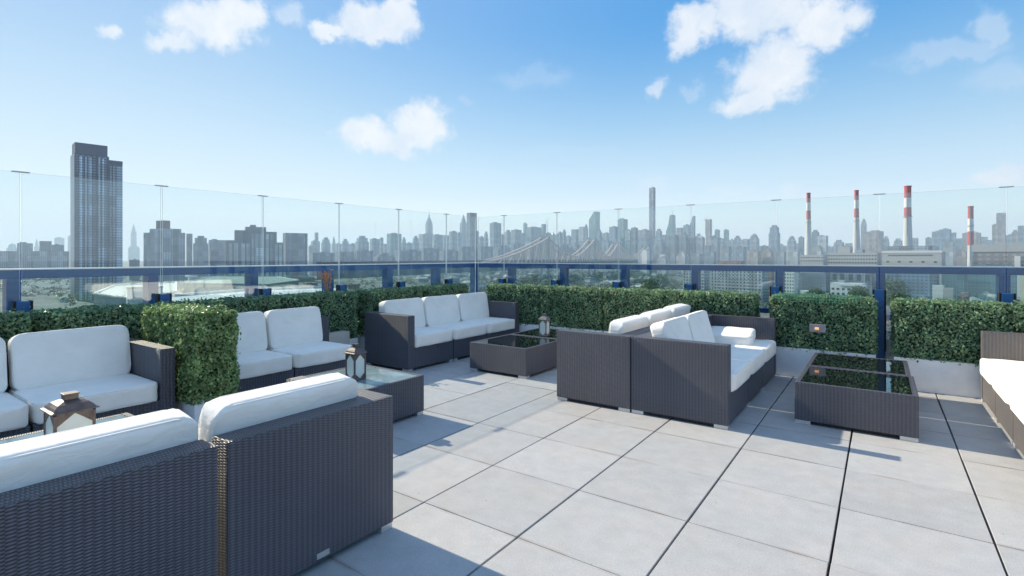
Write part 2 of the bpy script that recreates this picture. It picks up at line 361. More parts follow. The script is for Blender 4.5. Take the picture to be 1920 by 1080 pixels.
def clipbar(p, wall, t):
    c = Vector(t.location)
    if wall == 'right': lo, hi = (p-.055, YW-.012, ZG-.002), (p+.055, YW+.022, ZG+.007)
    else: lo, hi = (XW-.026, p-.055, ZG-.002), (XW+.010, p+.055, ZG+.007)
    MB(c).box(lo, hi, .003).build('top_clip', M['clip'], t)
xs = [XW+.02]+seamX; T = .012
for i in range(len(xs)-1):
    t = panel((xs[i]+.007, YW, .06), (xs[i+1]-.007, YW+T, ZG), 'right', i); clipbar(xs[i+1], 'right', t)
ys = [YW-.02]+seamY
for i in range(len(ys)-1):
    t = panel((XW-T, ys[i+1]+.007, .06), (XW, ys[i]-.007, ZG), 'left', i); clipbar(ys[i+1], 'left', t)
def gpost(x, y, wall, n):
    t = empty('glass_post', (x, y, 0), f'short blue clamp post holding the glass, {ORD[n]} from the corner on the {wall} side', 'post', 'blue clamp posts of the glass screen')
    w = .042; zt = .965
    if wall == 'right':
        MB((x, y, 0)).box((x-w, YW-.075, 0), (x+w, YW-.006, zt), .004).build('post_body', M['blue'], t)
        m = MB((x, y, 0))
        for s in (-1, 1): m.box((x+s*(w+.010)-.009, YW-.07, .3), (x+s*(w+.010)+.009, YW-.010, zt+.004), .002)
        m.build('rubber_gasket', M['black'], t)
    else:
        MB((x, y, 0)).box((XW+.006, y-w, 0), (XW+.075, y+w, zt), .004).build('post_body', M['blue'], t)
        m = MB((x, y, 0))
        for s in (-1, 1): m.box((XW+.010, y+s*(w+.010)-.009, .3), (XW+.07, y+s*(w+.010)+.009, zt+.004), .002)
        m.build('rubber_gasket', M['black'], t)
for n, x in enumerate(seamX): gpost(x, YW-.04, 'right', n)
for n, y in enumerate(seamY): gpost(XW+.04, y, 'left', n)
def railing(wall):
    YR, XR, ZR = 7.22, -5.92, 1.225
    t = empty('railing', (XR, YR, 0), f'navy blue metal railing with glass infill outside the {wall} glass screen', 'railing', 'navy railings beyond the glass')
    O = (XR, YR, 0)
    if wall == 'right':
        MB(O).box((XR-.05, YR-.045, ZR-.085), (4.6, YR+.045, ZR-.012), .004).build('top_rail', M['blue_dk'], t)
        MB(O).box((XR-.056, YR-.05, ZR-.012), (4.6, YR+.05, ZR), .002).build('rail_cap', M['railcap'], t)
        MB(O).box((XR, YR-.03, .62), (4.6, YR+.03, .68)).build('bottom_rail', M['blue_dk'], t)
        P = [XR]+[x+.01 for x in seamX]+[3.04, 4.06]
        for x in P: MB(O).box((x-.045, YR-.065, 0), (x+.045, YR+.065, ZR-.085)).build('post', M['blue_dk'], t)
        for a, b in zip(P[:-1], P[1:]): MB(O).box((a+.045, YR-.005, .68), (b-.045, YR+.005, ZR-.085)).build('infill_pane', M['glass_r'], t)
    else:
        MB(O).box((XR-.045, -1.9, ZR-.085), (XR+.045, YR-.05, ZR-.012), .004).build('top_rail', M['blue_dk'], t)
        MB(O).box((XR-.05, -1.9, ZR-.012), (XR+.05, YR-.052, ZR), .002).build('rail_cap', M['railcap'], t)
        MB(O).box((XR-.03, -1.9, .62), (XR+.03, YR-.07, .68)).build('bottom_rail', M['blue_dk'], t)
        P = [YR]+[y-.01 for y in seamY]+[-1.8]
        for y in P[1:]: MB(O).box((XR-.065, y-.045, 0), (XR+.065, y+.045, ZR-.085)).build('post', M['blue_dk'], t)
        for a, b in zip(P[:-1], P[1:]): MB(O).box((XR-.005, b+.045, .68), (XR+.005, a-.068, ZR-.085)).build('infill_pane', M['glass_r'], t)
railing('right'); railing('left')
pm = mat('parapet', (.50, .51, .53), .7, noise_amt=.08, noise_scale=3)
tag(MB().box((-5.98, 7.17, -.3), (4.7, 7.27, .50), .006).build('parapet_wall', pm), 'low pale grey parapet under the right hand railing', 'parapet wall')
tag(MB().box((-5.97, -3.5, -.3), (-5.87, 7.165, .50), .006).build('parapet_wall', pm), 'low pale grey parapet under the left hand railing', 'parapet wall')

# ---------------------------------------------------------------- hedges in planters
def foliage_mesh(lx, ly, z0, z1, n, seed, mats, droop=0.0):
    """leaf-sized rhombi over a clipped box hedge, with a dark twiggy core"""
    rg = np.random.default_rng(seed); h = z1-z0
    faces = [((0, -1, 0), lx*h), ((0, 1, 0), lx*h), ((-1, 0, 0), ly*h), ((1, 0, 0), ly*h), ((0, 0, 1), lx*ly*1.25), ((0, 0, -1), lx*ly*.15)]
    w = np.array([a for _, a in faces]); idx = rg.choice(len(faces), n, p=w/w.sum())
    nor = np.array([f for f, _ in faces], float)[idx]
    half = np.array([lx/2, ly/2, h/2])
    p = rg.uniform(-1, 1, (n, 3))*half
    m = np.abs(nor) > .5; dep = np.clip(rg.exponential(.014, n), 0, .07)
    p = np.where(m, nor*half, p)
    # round the box edges, lumpy surface
    rr = .035; q = np.clip(p, -(half-rr), half-rr); d = p-q; ln = np.linalg.norm(d, axis=1, keepdims=True)+1e-9
    p = q+d/ln*np.minimum(ln, rr)
    lump = np.array([noise.noise(Vector((a*9+seed, b*9, c*9)))*.022+noise.noise(Vector((a*27, b*27+seed, c*27)))*.014 for a, b, c in p])
    p = p+nor*(lump-dep+rg.normal(0, .004, n)+.006)[:, None]
    p = p+nor*(np.where(rg.random(n) < .035, rg.uniform(.008, .032, n), 0))[:, None]
    p[:, 2] += z0+h/2
    nd_ = nor+rg.normal(0, .65, (n, 3)); nd_ /= np.linalg.norm(nd_, axis=1, keepdims=True)
    t = np.cross(nd_, rg.normal(0, 1, (n, 3))); t /= np.linalg.norm(t, axis=1, keepdims=True); b = np.cross(nd_, t)
    L = rg.uniform(.011, .018, n)[:, None]; W = L*.62
    V = np.stack([p-t*L, p+b*W+nd_*.002, p+t*L, p-b*W+nd_*.002], 1).reshape(-1, 3)
    Fc = [(4*i, 4*i+1, 4*i+2, 4*i+3) for i in range(n)]
    c = .03; k = len(V)
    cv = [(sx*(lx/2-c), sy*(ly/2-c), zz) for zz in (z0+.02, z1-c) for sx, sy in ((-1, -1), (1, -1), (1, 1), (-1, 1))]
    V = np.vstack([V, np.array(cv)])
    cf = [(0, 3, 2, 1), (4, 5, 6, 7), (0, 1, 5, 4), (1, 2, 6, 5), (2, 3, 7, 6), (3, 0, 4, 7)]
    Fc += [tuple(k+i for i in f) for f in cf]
    me = bpy.data.meshes.new('foliage'); me.from_pydata(V.tolist(), [], Fc)
    for mm in mats: me.materials.append(mm)
    mi = np.zeros(len(Fc), int); mi[-6:] = 1; me.polygons.foreach_set('material_index', mi); me.update()
    return me
FM = [foliage_mesh(1.0, .30, .285, .88, 15000, s, [M['leaf'], M['core']]) for s in (1, 2, 3)]
PLm = None
def hedge(cx, cy, rot, label, k, gap=1.0, boxon=True):
    global PLm
    t = empty('hedge_planter', (cx, cy, 0), label, 'hedge planter', 'clipped hedges in white planters')
    t.rotation_euler = (0, 0, rot)
    f = bpy.data.objects.new('foliage', FM[k % 3]); COL.objects.link(f); f.parent = t; f.scale = (gap, 1, 1)
    if PLm is None:
        o = MB().box((-.5, -.16, 0), (.5, .16, .32), .008).build('planter_box', M['planter'], t); PLm = o.data
    else:
        o = bpy.data.objects.new('planter_box', PLm); COL.objects.link(o); o.parent = t
    o.scale = (gap, 1, 1)
rx = [(-4.615, .99, 'in the corner beside the sofa arm'), (-3.605, .985, 'behind the far lantern'), (-2.585, .985, 'just right of the far lantern'),
      (-1.64, .9, 'behind the far arm of the back to back sofas'), (-.54, .98, 'with green netting on top and a small amber lamp'), (.60, 1.0, 'right of the tall gap with the blue post'), (1.62, 1.0, 'behind the sofa at the right edge')]
for k, (x, g, l) in enumerate(rx): hedge(x, 6.66, 0, 'boxwood hedge in white planter '+l, k, g)
ly_ = [(5.84, 1.0, 'in the far corner behind the three cushion sofa'), (4.82, 1.0, 'behind the near end of the three cushion sofa'), (3.70, .99, 'left of the narrow gap, behind the beige box'),
       (2.69, .99, 'under the left glass just right of the free standing hedge'), (1.67, .99, 'in front of the glass behind the left sofa arm'), (.655, .99, 'at the left edge of the view behind the left sofa'), (-.36, .99, 'out at the far left beyond the sofa')]
for k, (y, g, l) in enumerate(ly_[:6]): hedge(-5.46, y, R(90), 'dark clipped boxwood hedge '+l, k+1, g)
# free-standing hedge block between the two left sofas
t = empty('hedge_planter', (-4.61, 1.96, 0), 'tall free standing boxwood hedge block between the two left sofas, sunny yellow green top', 'hedge planter')
me = foliage_mesh(.93, .33, .215, .895, 26000, 9, [M['leaf_y'], M['core']]); f = bpy.data.objects.new('foliage', me); COL.objects.link(f); f.parent = t
MB((-4.61, 1.96, 0)).box((-5.06, 1.81, 0), (-4.16, 2.11, .25), .008).build('planter_box', M['planter'], t)
# netting, lamp, dried plant, utility box
def netting():
    mb = MB(); x0, x1 = -.97, -.18; yf, yb = 6.50, 6.80; zt = .905
    n = 26
    for i in range(n+1):
        x = x0+(x1-x0)*i/n; w = .004*math.sin(i*1.7)
        pts = [(x, yf-.012, .83+w*2), (x, yf-.004, .885+w), (x, yf+.05, zt+w), (x, yb-.04, zt+w*.5), (x, yb+.005, .87)]
        for a, b in zip(pts[:-1], pts[1:]): mb.bar(a, b, .0032)
    for yy, zz in ((yf-.011, .835), (yf-.007, .86), (yf-.003, .888), (yf+.025, .90), (yf+.07, zt+.002), (yf+.13, zt+.002), (yf+.2, zt+.002), (yb-.04, zt)):
        mb.bar((x0, yy, zz), (x1, yy, zz), .0032)
    tag(mb.build('garden_net', M['net']), 'green plastic netting draped over the hedge that has the lamp', 'netting')
netting()
t = empty('hedge_lamp', (-.56, 6.49, .53), 'small grey plate lamp with an amber lens on the netted hedge', 'lamp')
MB((-.56, 6.49, .53)).box((-.635, 6.462, .515), (-.485, 6.49, .60), .004).build('backplate', M['greyplate'], t)
MB((-.56, 6.49, .53)).box((-.585, 6.452, .543), (-.548, 6.4615, .568), .004).build('lens', M['amber'], t)
def dried():
    X, Y = -5.60, 3.97; t = empty('dried_plant', (X, Y, .86), 'dried orange brown plant leaning on the glass above the left hedge', 'plant')
    r = random.Random(8); mb = MB((X, Y, .86)); lf = MB((X, Y, .86))
    for k in range(9):
        a = Vector((X, Y, .84)); d = Vector((r.uniform(-.02, .03), r.uniform(-.09, .05), r.uniform(.15, .32)))
        b = a+d*.6+Vector((0, r.uniform(-.02, .02), 0)); c = a+d
        mb.tube(a, b, .005, 6, .004); mb.tube(b, c, .004, 6, .002)
        for q in range(6):
            p = b.lerp(c, r.random()); dirv = Vector((r.uniform(-1, 1), r.uniform(-1, 1), r.uniform(-.8, .5))).normalized()*r.uniform(.025, .05)
            s = dirv.cross(Vector((0, 0, 1))).normalized()*.012
            lf.rings([[p, p+s+dirv*.5, p+dirv, p-s+dirv*.5], [p+Vector((0, 0, .002)), p+s+dirv*.5+Vector((0, 0, .008)), p+dirv+Vector((0, 0, .002)), p-s+dirv*.5+Vector((0, 0, .008))]])
    mb.build('stem', M['dry'], t); lf.build('leaves', M['dry'], t)
dried()
t = empty('utility_box', (-5.2, 3.7, 0), 'low beige cover box standing behind the end of the two cushion sofa', 'box')
MB((-5.2, 3.7, 0)).box((-5.285, 3.5, 0), (-5.17, 3.97, .44), .004).build('cover', M['beige'], t)
MB((-5.2, 3.7, 0)).box((-5.169, 3.53, .03), (-5.163, 3.93, .41), .002).build('front_plate', M['beige'], t)

# ---------------------------------------------------------------- furniture
def cushion(a, b, c, puff=.02, r=.035, seed=0, piping=True):
    """soft box: a wide, b deep, c thick (z); returns bmesh MB centred on origin"""
    mb = MB(); bm = mb.bm
    bmesh.ops.create_cube(bm, size=1)
    bmesh.ops.subdivide_edges(bm, edges=bm.edges[:], cuts=17, use_grid_fill=True)
    half = Vector((a/2, b/2, c/2)); r = min(r, c/2-.003)
    for v in bm.verts:
        u, w, h = v.co.x*2, v.co.y*2, v.co.z*2
        # crowd the rows towards the rounded edges
        g = [math.copysign(abs(k)**.6, k) for k in (u, w, h)]
        p = Vector((g[0]*half.x, g[1]*half.y, g[2]*half.z))
        cr = .075                                               # plan corners are rounder than the edges
        q = Vector((max(-half.x+r, min(half.x-r, p.x)), max(-half.y+r, min(half.y-r, p.y)), max(-half.z+r, min(half.z-r, p.z))))
        d = p-q
        if d.length > 1e-6: p = q+d.normalized()*min(r, d.length) if d.length > r*.999 else p
        ex, ey = max(0, abs(p.x)-(half.x-cr)), max(0, abs(p.y)-(half.y-cr))
        e = math.hypot(ex, ey)
        if e > cr: p.x -= math.copysign(ex*(1-cr/e), p.x); p.y -= math.copysign(ey*(1-cr/e), p.y)
        k = max(0, 1-(p.x/half.x)**2)**.6*max(0, 1-(p.y/half.y)**2)**.6
        p.z += (p.z/half.z)*puff*k
        side = max(abs(p.x)/half.x, abs(p.y)/half.y)
        wv = noise.noise(Vector((p.x*6+seed*3.1, p.y*6, p.z*3)))*.0045+noise.noise(Vector((p.x*22, p.y*22+seed, p.z*8)))*.0022*(.4+side)
        # shallow gathers running off the seams
        wv += .0022*math.sin(p.x*95+seed*2+noise.noise(Vector((p.x*9, p.y*9, seed)))*5)*max(0, side-.8)*5*max(0, noise.noise(Vector((p.x*4, p.y*4, seed+5)))+.3)
        p += Vector((p.x*.15, p.y*.15, p.z*2)).normalized()*wv
        v.co = p
    if piping:
        for s in (-1, 1):
            cr = .075; pts = []
            hx, hy = half.x-r*.28, half.y-r*.28
            for (sx, sy, a0) in ((1, 1, 0), (-1, 1, 90), (-1, -1, 180), (1, -1, 270)):
                for k in range(5):
                    an = R(a0+k*22.5); pts.append(Vector((sx*(hx-cr)+math.cos(an)*cr, sy*(hy-cr)+math.sin(an)*cr, s*(half.z-r*.30))))
            n = len(pts)
            rs = []
            for i in range(n):
                d = (pts[(i+1) % n]-pts[i-1]).normalized(); o = Vector((0, 0, 1)).cross(d)
                rs.append([pts[i]+(o*math.cos(R(q*72))+Vector((0, 0, 1))*math.sin(R(q*72)))*.0045 for q in range(5)])
            rs.append(rs[0]); mb.rings(rs, close=False)
    return mb
def add_cushion(name, mb, Mx, parent):
    o = mb.build(name, M['fabric'], parent, smooth=True)
    o.matrix_local = Mx; return o
ZT, ZB, ZS = .645, .03, .27
cseed = [0]
def module(xb, xf, y0, y1, label, group, arm=None, w=None, back_c=True, seat_c=True, lean=10, back_y=None, backh=.405, cy=None, sy=None, armfar=None, plate=False, front_lt=False, arm_t=.10, back=True):
    """one wicker seat module: back panel at xb, open front at xf (sign gives the facing), between y0 and y1"""
    w = w or M['wicker']; s = 1 if xf > xb else -1; D = abs(xf-xb); c = Vector(((xb+xf)/2, (y0+y1)/2, 0)); bt = .12
    t = empty('sofa_module', c, label, 'sofa', group)
    X = lambda q: xb+s*q
    def bx(name, q0, q1, a, b, z0, z1, m, bev=.008, wick=None):
        lo, hi = sorted((X(q0), X(q1))); mb = MB(c); mb.box((lo, a, z0), (hi, b, z1), bev); return mb.build(name, m, t, wick=wick)
    g = .004; a0, a1 = y0+g, y1-g
    b0, b1 = a0, a1; qb = bt
    if arm is None: P = [(0, a0), (bt, a0), (bt, a1), (0, a1)]
    elif arm == 'lo': P = [(0, a0), (D, a0), (D, a0+arm_t), (bt, a0+arm_t), (bt, a1), (0, a1)]; b0 = a0+arm_t
    else: P = [(0, a0), (bt, a0), (bt, a1-arm_t), (D, a1-arm_t), (D, a1), (0, a1)]; b1 = a1-arm_t
    mb = MB(c); mb.prism([(X(q), y) for q, y in P], ZB, ZT)
    bmesh.ops.bevel(mb.bm, geom=mb.bm.edges[:], offset=.009, segments=2, affect='EDGES', profile=.7)
    mb.build('backrest' if arm is None else 'arm_and_back', w, t)
    bx('base', qb-.004, D-.006, b0-(.004 if arm == 'lo' else 0), b1+(.004 if arm == 'hi' else 0), ZB+.001, ZS, w)
    for q in (.0, D-.11):
        for yy in (a0+.0, a1-.075): bx('foot', q+.004, q+.106, yy+.004, yy+.071, 0, ZB, M['alu'], .003)
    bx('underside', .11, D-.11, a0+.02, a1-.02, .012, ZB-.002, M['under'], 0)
    if plate: bx('clip_plate', -.006, -.001, (y0+y1)/2-.03, (y0+y1)/2+.03, .045, .068, M['alu'], .001)
    sw = (b1-b0); cseed[0] += 1
    if seat_c:
        Dd = D-qb-.005; mb = cushion(sw-.006, Dd+.03, .135, .010, .026, cseed[0])
        if sy: mb.bm.free(); mb = cushion(sy-b0-.006, Dd+.03, .135, .010, .026, cseed[0])
        cx = X(qb+Dd/2+.014)-c.x; Rz = Matrix.Rotation(R(-90*s), 4, 'Z')
        add_cushion('seat_cushion', mb, Matrix.Translation((cx, (b0+(sy or b1))/2-c.y, ZS+.068)) @ Rz, t)
    if back_c:
        yc = (b0+b1)/2 if back_y is None else back_y
        cw = sw-.010
        if cy: yc = (cy[0]+cy[1])/2; cw = cy[1]-cy[0]
        mb = cushion(cw, backh, .125, .008, .028, cseed[0]+40)
        Rz = Matrix.Rotation(R(-90*s), 4, 'Z'); tilt = Matrix.Rotation(R(90+lean), 4, 'X')
        zc = ZS+.133+backh/2*math.cos(R(lean))-.02
        add_cushion('back_cushion', mb, Matrix.Translation((X(qb+.056+.5*backh*math.sin(R(lean)))-c.x, yc-c.y, zc)) @ Rz @ tilt, t)
    return t
GA = 'modules of the sofa at the left edge'; GB = 'modules of the three cushion corner sofa'; GC = 'modules of the back to back sofas'; GD = 'modules of the two cushion sofa behind the hedge block'
GE = 'near sofa modules seen from behind'; GR = 'modules of the right edge sofa'
# A: left foreground, faces +X
module(-5.12, -4.32, .94, 1.75, 'left sofa end seat with wicker arm touching the free standing hedge block', GA, arm='hi')
module(-5.12, -4.32, .23, .935, 'armless left sofa seat cut off by the left edge of the view', GA)
# D: behind hedge block
module(-5.23, -4.50, 2.84, 3.65, 'armless end seat of the two cushion sofa, beside the beige box', GD, cy=(2.85, 3.45), sy=3.50)
module(-5.23, -4.50, 2.13, 2.835, 'white cushioned seat half hidden behind the right side of the hedge block', GD)
# B: corner sofa
module(-5.19, -4.42, 4.20, 4.98, 'near end seat of the corner sofa, its arm half in shadow', GB, arm='lo')
module(-5.19, -4.42, 4.985, 5.67, 'middle seat of the corner sofa with three white cushions', GB)
module(-5.19, -4.42, 5.675, 6.45, 'far end seat of the corner sofa, against the corner hedge', GB, arm='hi')
# C right (faces +X)
module(-1.735, -.955, 4.20, 4.985, 'right near seat of the back to back pair with closed arm towards us', GC, arm='lo', lean=14, backh=.39)
module(-1.735, -.955, 4.99, 5.66, 'right hand middle seat of the back to back pair, no arms', GC, lean=16, backh=.39)
module(-1.735, -.955, 5.665, 6.44, 'right far seat of the back to back pair, loose cushion on it', GC, arm='hi', back_c=False)
# C left (faces -X)
module(-1.742, -2.46, 4.195, 4.985, 'left near seat of the back to back pair, plain wicker arm end', GC, arm='lo', backh=.37)
module(-1.742, -2.46, 4.99, 5.69, 'left hand middle seat of the back to back pair facing the lantern table', GC, backh=.375)
module(-1.742, -2.46, 5.695, 6.46, 'left hand far seat of the back to back pair next to the hedge', GC, arm='hi', backh=.385)
# E: near, face -X
module(-1.945, -2.70, .955, 1.755, 'near wicker seat seen from behind, right of the dark slot', GE, arm='hi', plate=True, backh=.375, lean=8)
module(-1.945, -2.70, .145, .93, 'nearest wicker seat seen from behind at the lower left corner', GE, lean=8, backh=.37)
# R: right edge, faces -X
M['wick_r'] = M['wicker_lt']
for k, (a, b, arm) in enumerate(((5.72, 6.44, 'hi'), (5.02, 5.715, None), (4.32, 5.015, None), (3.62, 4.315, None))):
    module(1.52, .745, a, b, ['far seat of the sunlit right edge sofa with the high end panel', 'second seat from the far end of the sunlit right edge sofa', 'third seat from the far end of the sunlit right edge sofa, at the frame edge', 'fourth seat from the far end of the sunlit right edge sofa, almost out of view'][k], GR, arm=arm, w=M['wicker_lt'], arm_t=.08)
# loose cushion lying on the far right-hand seat
lc = cushion(.50, .52, .105, .010, .026, 77)
o = lc.build('loose_cushion', M['fabric'], None, smooth=True); o.matrix_world = Matrix.Translation((-1.36, 6.03, .462)) @ Matrix.Rotation(R(6), 4, 'Z') @ Matrix.Rotation(R(4), 4, 'X')
tag(o, 'loose white cushion lying flat on the back to back sofas far seat', 'cushion')

def table(x0, x1, y0, y1, label, group, gm, rim=(.035, .035, .035, .035), zt=.33):
    c = Vector(((x0+x1)/2, (y0+y1)/2, 0)); t = empty('coffee_table', c, label, 'table', group)
    g = .003; x0 += g; x1 -= g; y0 += g; y1 -= g; th = .035; w = M['wicker']
    mb = MB(c)
    mb.box((x0, y0, ZB), (x1, y0+th, zt), .006); mb.box((x0, y1-th, ZB), (x1, y1, zt), .006)
    mb.box((x0, y0+th, ZB), (x0+th, y1-th, zt-.001), .006); mb.box((x1-th, y0+th, ZB), (x1, y1-th, zt-.001), .006)
    mb.build('wicker_sides', w, t)
    gx0, gx1, gy0, gy1 = x0+rim[0], x1-rim[1], y0+rim[2], y1-rim[3]
    if rim[2] > .05: MB(c).box((x0+th, y0+th, zt-.03), (x1-th, y0+rim[2]-.002, zt-.001), .003).build('wicker_top', w, t)
    MB(c).box((gx0+.002, gy0+.002, zt-.012), (gx1-.002, gy1-.002, zt-.003), .001).build('glass_top', gm, t)
    for fx in (x0+.003, x1-.11):
        for fy in (y0+.003, y1-.075): MB(c).box((fx, fy, 0), (fx+.107, fy+.07, ZB-.001), .003).build('foot', M['alu'], t)
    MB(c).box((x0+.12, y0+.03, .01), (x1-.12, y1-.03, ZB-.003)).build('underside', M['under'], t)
GT = 'dark wicker coffee tables with glass tops'
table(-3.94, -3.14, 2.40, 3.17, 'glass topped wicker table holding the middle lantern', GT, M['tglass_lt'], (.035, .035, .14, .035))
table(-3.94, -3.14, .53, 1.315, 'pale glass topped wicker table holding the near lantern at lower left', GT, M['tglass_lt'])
table(-3.93, -3.13, 4.70, 5.49, 'dark glass wicker table without lantern in front of the corner sofa', GT, M['tglass'])
table(-3.93, -3.13, 5.495, 6.25, 'wicker table with dark glass carrying the far lantern', GT, M['tglass'])
table(-.57, .22, 4.70, 5.48, 'nearer of the two wicker tables on the right, glass reflecting the hedge', GT, M['tglass'])
table(-.57, .205, 5.485, 6.27, 'farther of the two wicker tables on the right, against the white planter side', GT, M['tglass'])

def lantern(x, y, z, w, h, metal, label, hexa=False, rz=0):
    t = empty('lantern', (x, y, z), label, 'lantern', 'metal lanterns on the tables'); t.rotation_euler = (0, 0, rz)
    hw = w/2; hb = h*.71; MBo = MB
    mb = MBo(); mb.box((-hw, -hw, 0), (hw, hw, h*.045), .002); mb.box((-hw*1.0, -hw*1.0, hb-h*.03), (hw, hw, hb), .001)
    for sx in (-1, 1):
        for sy in (-1, 1): mb.box((sx*hw-.006-sx*.006, sy*hw-.006-sy*.006, h*.04), (sx*hw+.006-sx*.006, sy*hw+.006-sy*.006, hb), .001)
    for k in range(4):                                      # pierced corner brackets
        Rm = Matrix.Rotation(R(90*k), 4, 'Z')
        def tri(pts):
            mb.rings([[Rm @ Vector((p[0], -hw+.002, p[1])) for p in pts], [Rm @ Vector((p[0], -hw+.005, p[1])) for p in pts]])
        zt, zb = hb-h*.03, h*.045
        for s in (-1, 1):
            tri([(s*hw*.86, zt), (s*hw*.02, zt), (s*hw*.45, zt-h*.085), (s*hw*.86, zt-h*.17)])
            if hexa: tri([(s*hw*.86, zb), (s*hw*.02, zb), (s*hw*.86, zb+h*.14)])
    mb.build('frame', metal, t)
    for k in range(4):
        Rm = Matrix.Rotation(R(90*k), 4, 'Z'); m = MB(); m.box((-hw+.011, -hw+.006, h*.046), (hw-.011, -hw+.009, hb-h*.031), M=Rm); m.build('pane', M['milk'], t)
    rs = []
    for q, zz in ((1.16, 0), (1.14, .014), (1.0, .03), (.92, .065), (.76, .105), (.50, .135), (.36, .145), (.32, .15)):
        a = hw*q; z_ = hb+zz*h; rs.append([(-a, -a, z_), (a, -a, z_), (a, a, z_), (-a, a, z_)])
    MB().rings(rs).build('roof', metal, t)
    m = MB(); a = hw*.34
    m.box((-a, -a, hb+.151*h), (a, a, hb+.225*h), .003); m.box((-a*1.15, -a*1.15, hb+.226*h), (a*1.15, a*1.15, hb+.245*h), .002)
    m.build('chimney_cap', metal, t)
lantern(-3.33, .865, .33, .165, .325, M['bronze'], 'large bronze lantern with milky panes on the near left table')
lantern(-3.49, 2.74, .33, .115, .30, M['bronze'], 'brown lantern with hexagonal milky pane on the middle table', True)
lantern(-3.47, 5.62, .33, .105, .29, M['pewter'], 'small pewter coloured lantern on the far table in front of the hedge', True, R(4))

# ---------------------------------------------------------------- city
GZ = -52.0
def terrain_mat():
    m = mat('city_ground', (.09, .10, .085), .95); nt = m.node_tree; N = nt.nodes; L = nt.links; b = N['Principled BSDF']
    tc = N.new('ShaderNodeTexCoord'); v = N.new('ShaderNodeTexVoronoi'); v.inputs['Scale'].default_value = .012; L.new(tc.outputs['Object'], v.inputs['Vector'])
    z = N.new('ShaderNodeTexNoise'); z.inputs['Scale'].default_value = .02; z.inputs['Detail'].default_value = 8; L.new(tc.outputs['Object'], z.inputs['Vector'])
    r = N.new('ShaderNodeValToRGB'); L.new(z.outputs[0], r.inputs[0])
    r.color_ramp.elements[0].position = .38; r.color_ramp.elements[0].color = (.04, .065, .035, 1); r.color_ramp.elements[1].position = .62; r.color_ramp.elements[1].color = (.17, .17, .16, 1)
    mx = N.new('ShaderNodeMixRGB'); mx.inputs[0].default_value = .35; L.new(r.outputs[0], mx.inputs[1]); L.new(v.outputs['Color'], mx.inputs[2])
    bw = N.new('ShaderNodeRGBToBW'); L.new(v.outputs['Color'], bw.inputs[0]); sc = N.new('ShaderNodeVectorMath'); sc.operation = 'SCALE'; sc.inputs[0].default_value = (.3, .31, .3); L.new(bw.outputs[0], sc.inputs['Scale']); L.new(sc.outputs[0], mx.inputs[2])
    L.new(mx.outputs[0], b.inputs['Base Color']); return m
mb = MB(); n = 96
vs = [(9000*math.cos(2*math.pi*i/n), 9000*math.sin(2*math.pi*i/n), GZ) for i in range(n)]
mb.bm.faces.new([mb.bm.verts.new(v) for v in vs])
tag(mb.build('ground', terrain_mat()), kind='structure')
FA = {
 'blue': facade('facade_bluegrey', (.13, .18, .25), (.05, .085, .14)),
 'grey': facade('facade_grey', (.18, .21, .26), (.07, .10, .15)),
 'brown': facade('facade_brown', (.26, .21, .20), (.11, .11, .13)),
 'pale': facade('facade_pale', (.32, .34, .36), (.11, .13, .16)),
 'teal': facade('facade_teal_glass', (.12, .21, .23), (.08, .15, .18), 3, 3.5, .8, .8, .25),
 'dark': facade('facade_dark', (.09, .13, .18), (.05, .07, .10)),
 'plain': mat('plain_concrete', (.36, .36, .36), .8), 'white': mat('white_wall', (.62, .62, .60), .8), 'brick': facade('facade_red_brick', (.20, .10, .085), (.09, .08, .08)),
}
ADJ = {'blue': 'blue-grey', 'grey': 'grey', 'brown': 'brownish', 'pale': 'pale', 'teal': 'teal glass', 'dark': 'dark', 'plain': 'light concrete', 'white': 'white', 'brick': 'red brick'}
GRID = R(-16)
def bframe(x0, x1, d, depth=.7, grid=GRID):
    """plan frame of a box whose silhouette spans x0..x1 of the view at distance d"""
    xm = (x0+x1)/2; c = at(xm, d); va = math.atan2(c.x, c.y)          # azimuth of view
    th = grid-(-va); W = (x1-x0)/F*d*math.cos(math.atan((xm-960)/F))**1
    th = (th+math.pi/4) % (math.pi/2)-math.pi/4
    a = W/(abs(math.cos(th))+depth*abs(math.sin(th)))
    c = c+Vector((math.sin(va), math.cos(va), 0))*a*depth*.5
    return c, a, a*depth, th-va
def blk(mb, c, a, b, rot, z0, z1, sx=0, mi=0, sy=0, fa=1, fb=1):
    Mx = Matrix.Translation(c) @ Matrix.Rotation(rot, 4, 'Z')
    a2, b2 = a*fa/2, b*fb/2
    P = [Mx @ Vector((sx*a+x, sy*b+y, 0)) for x, y in ((-a2, -b2), (a2, -b2), (a2, b2), (-a2, b2))]
    mb.prism([(p.x, p.y) for p in P], z0, z1, mi)
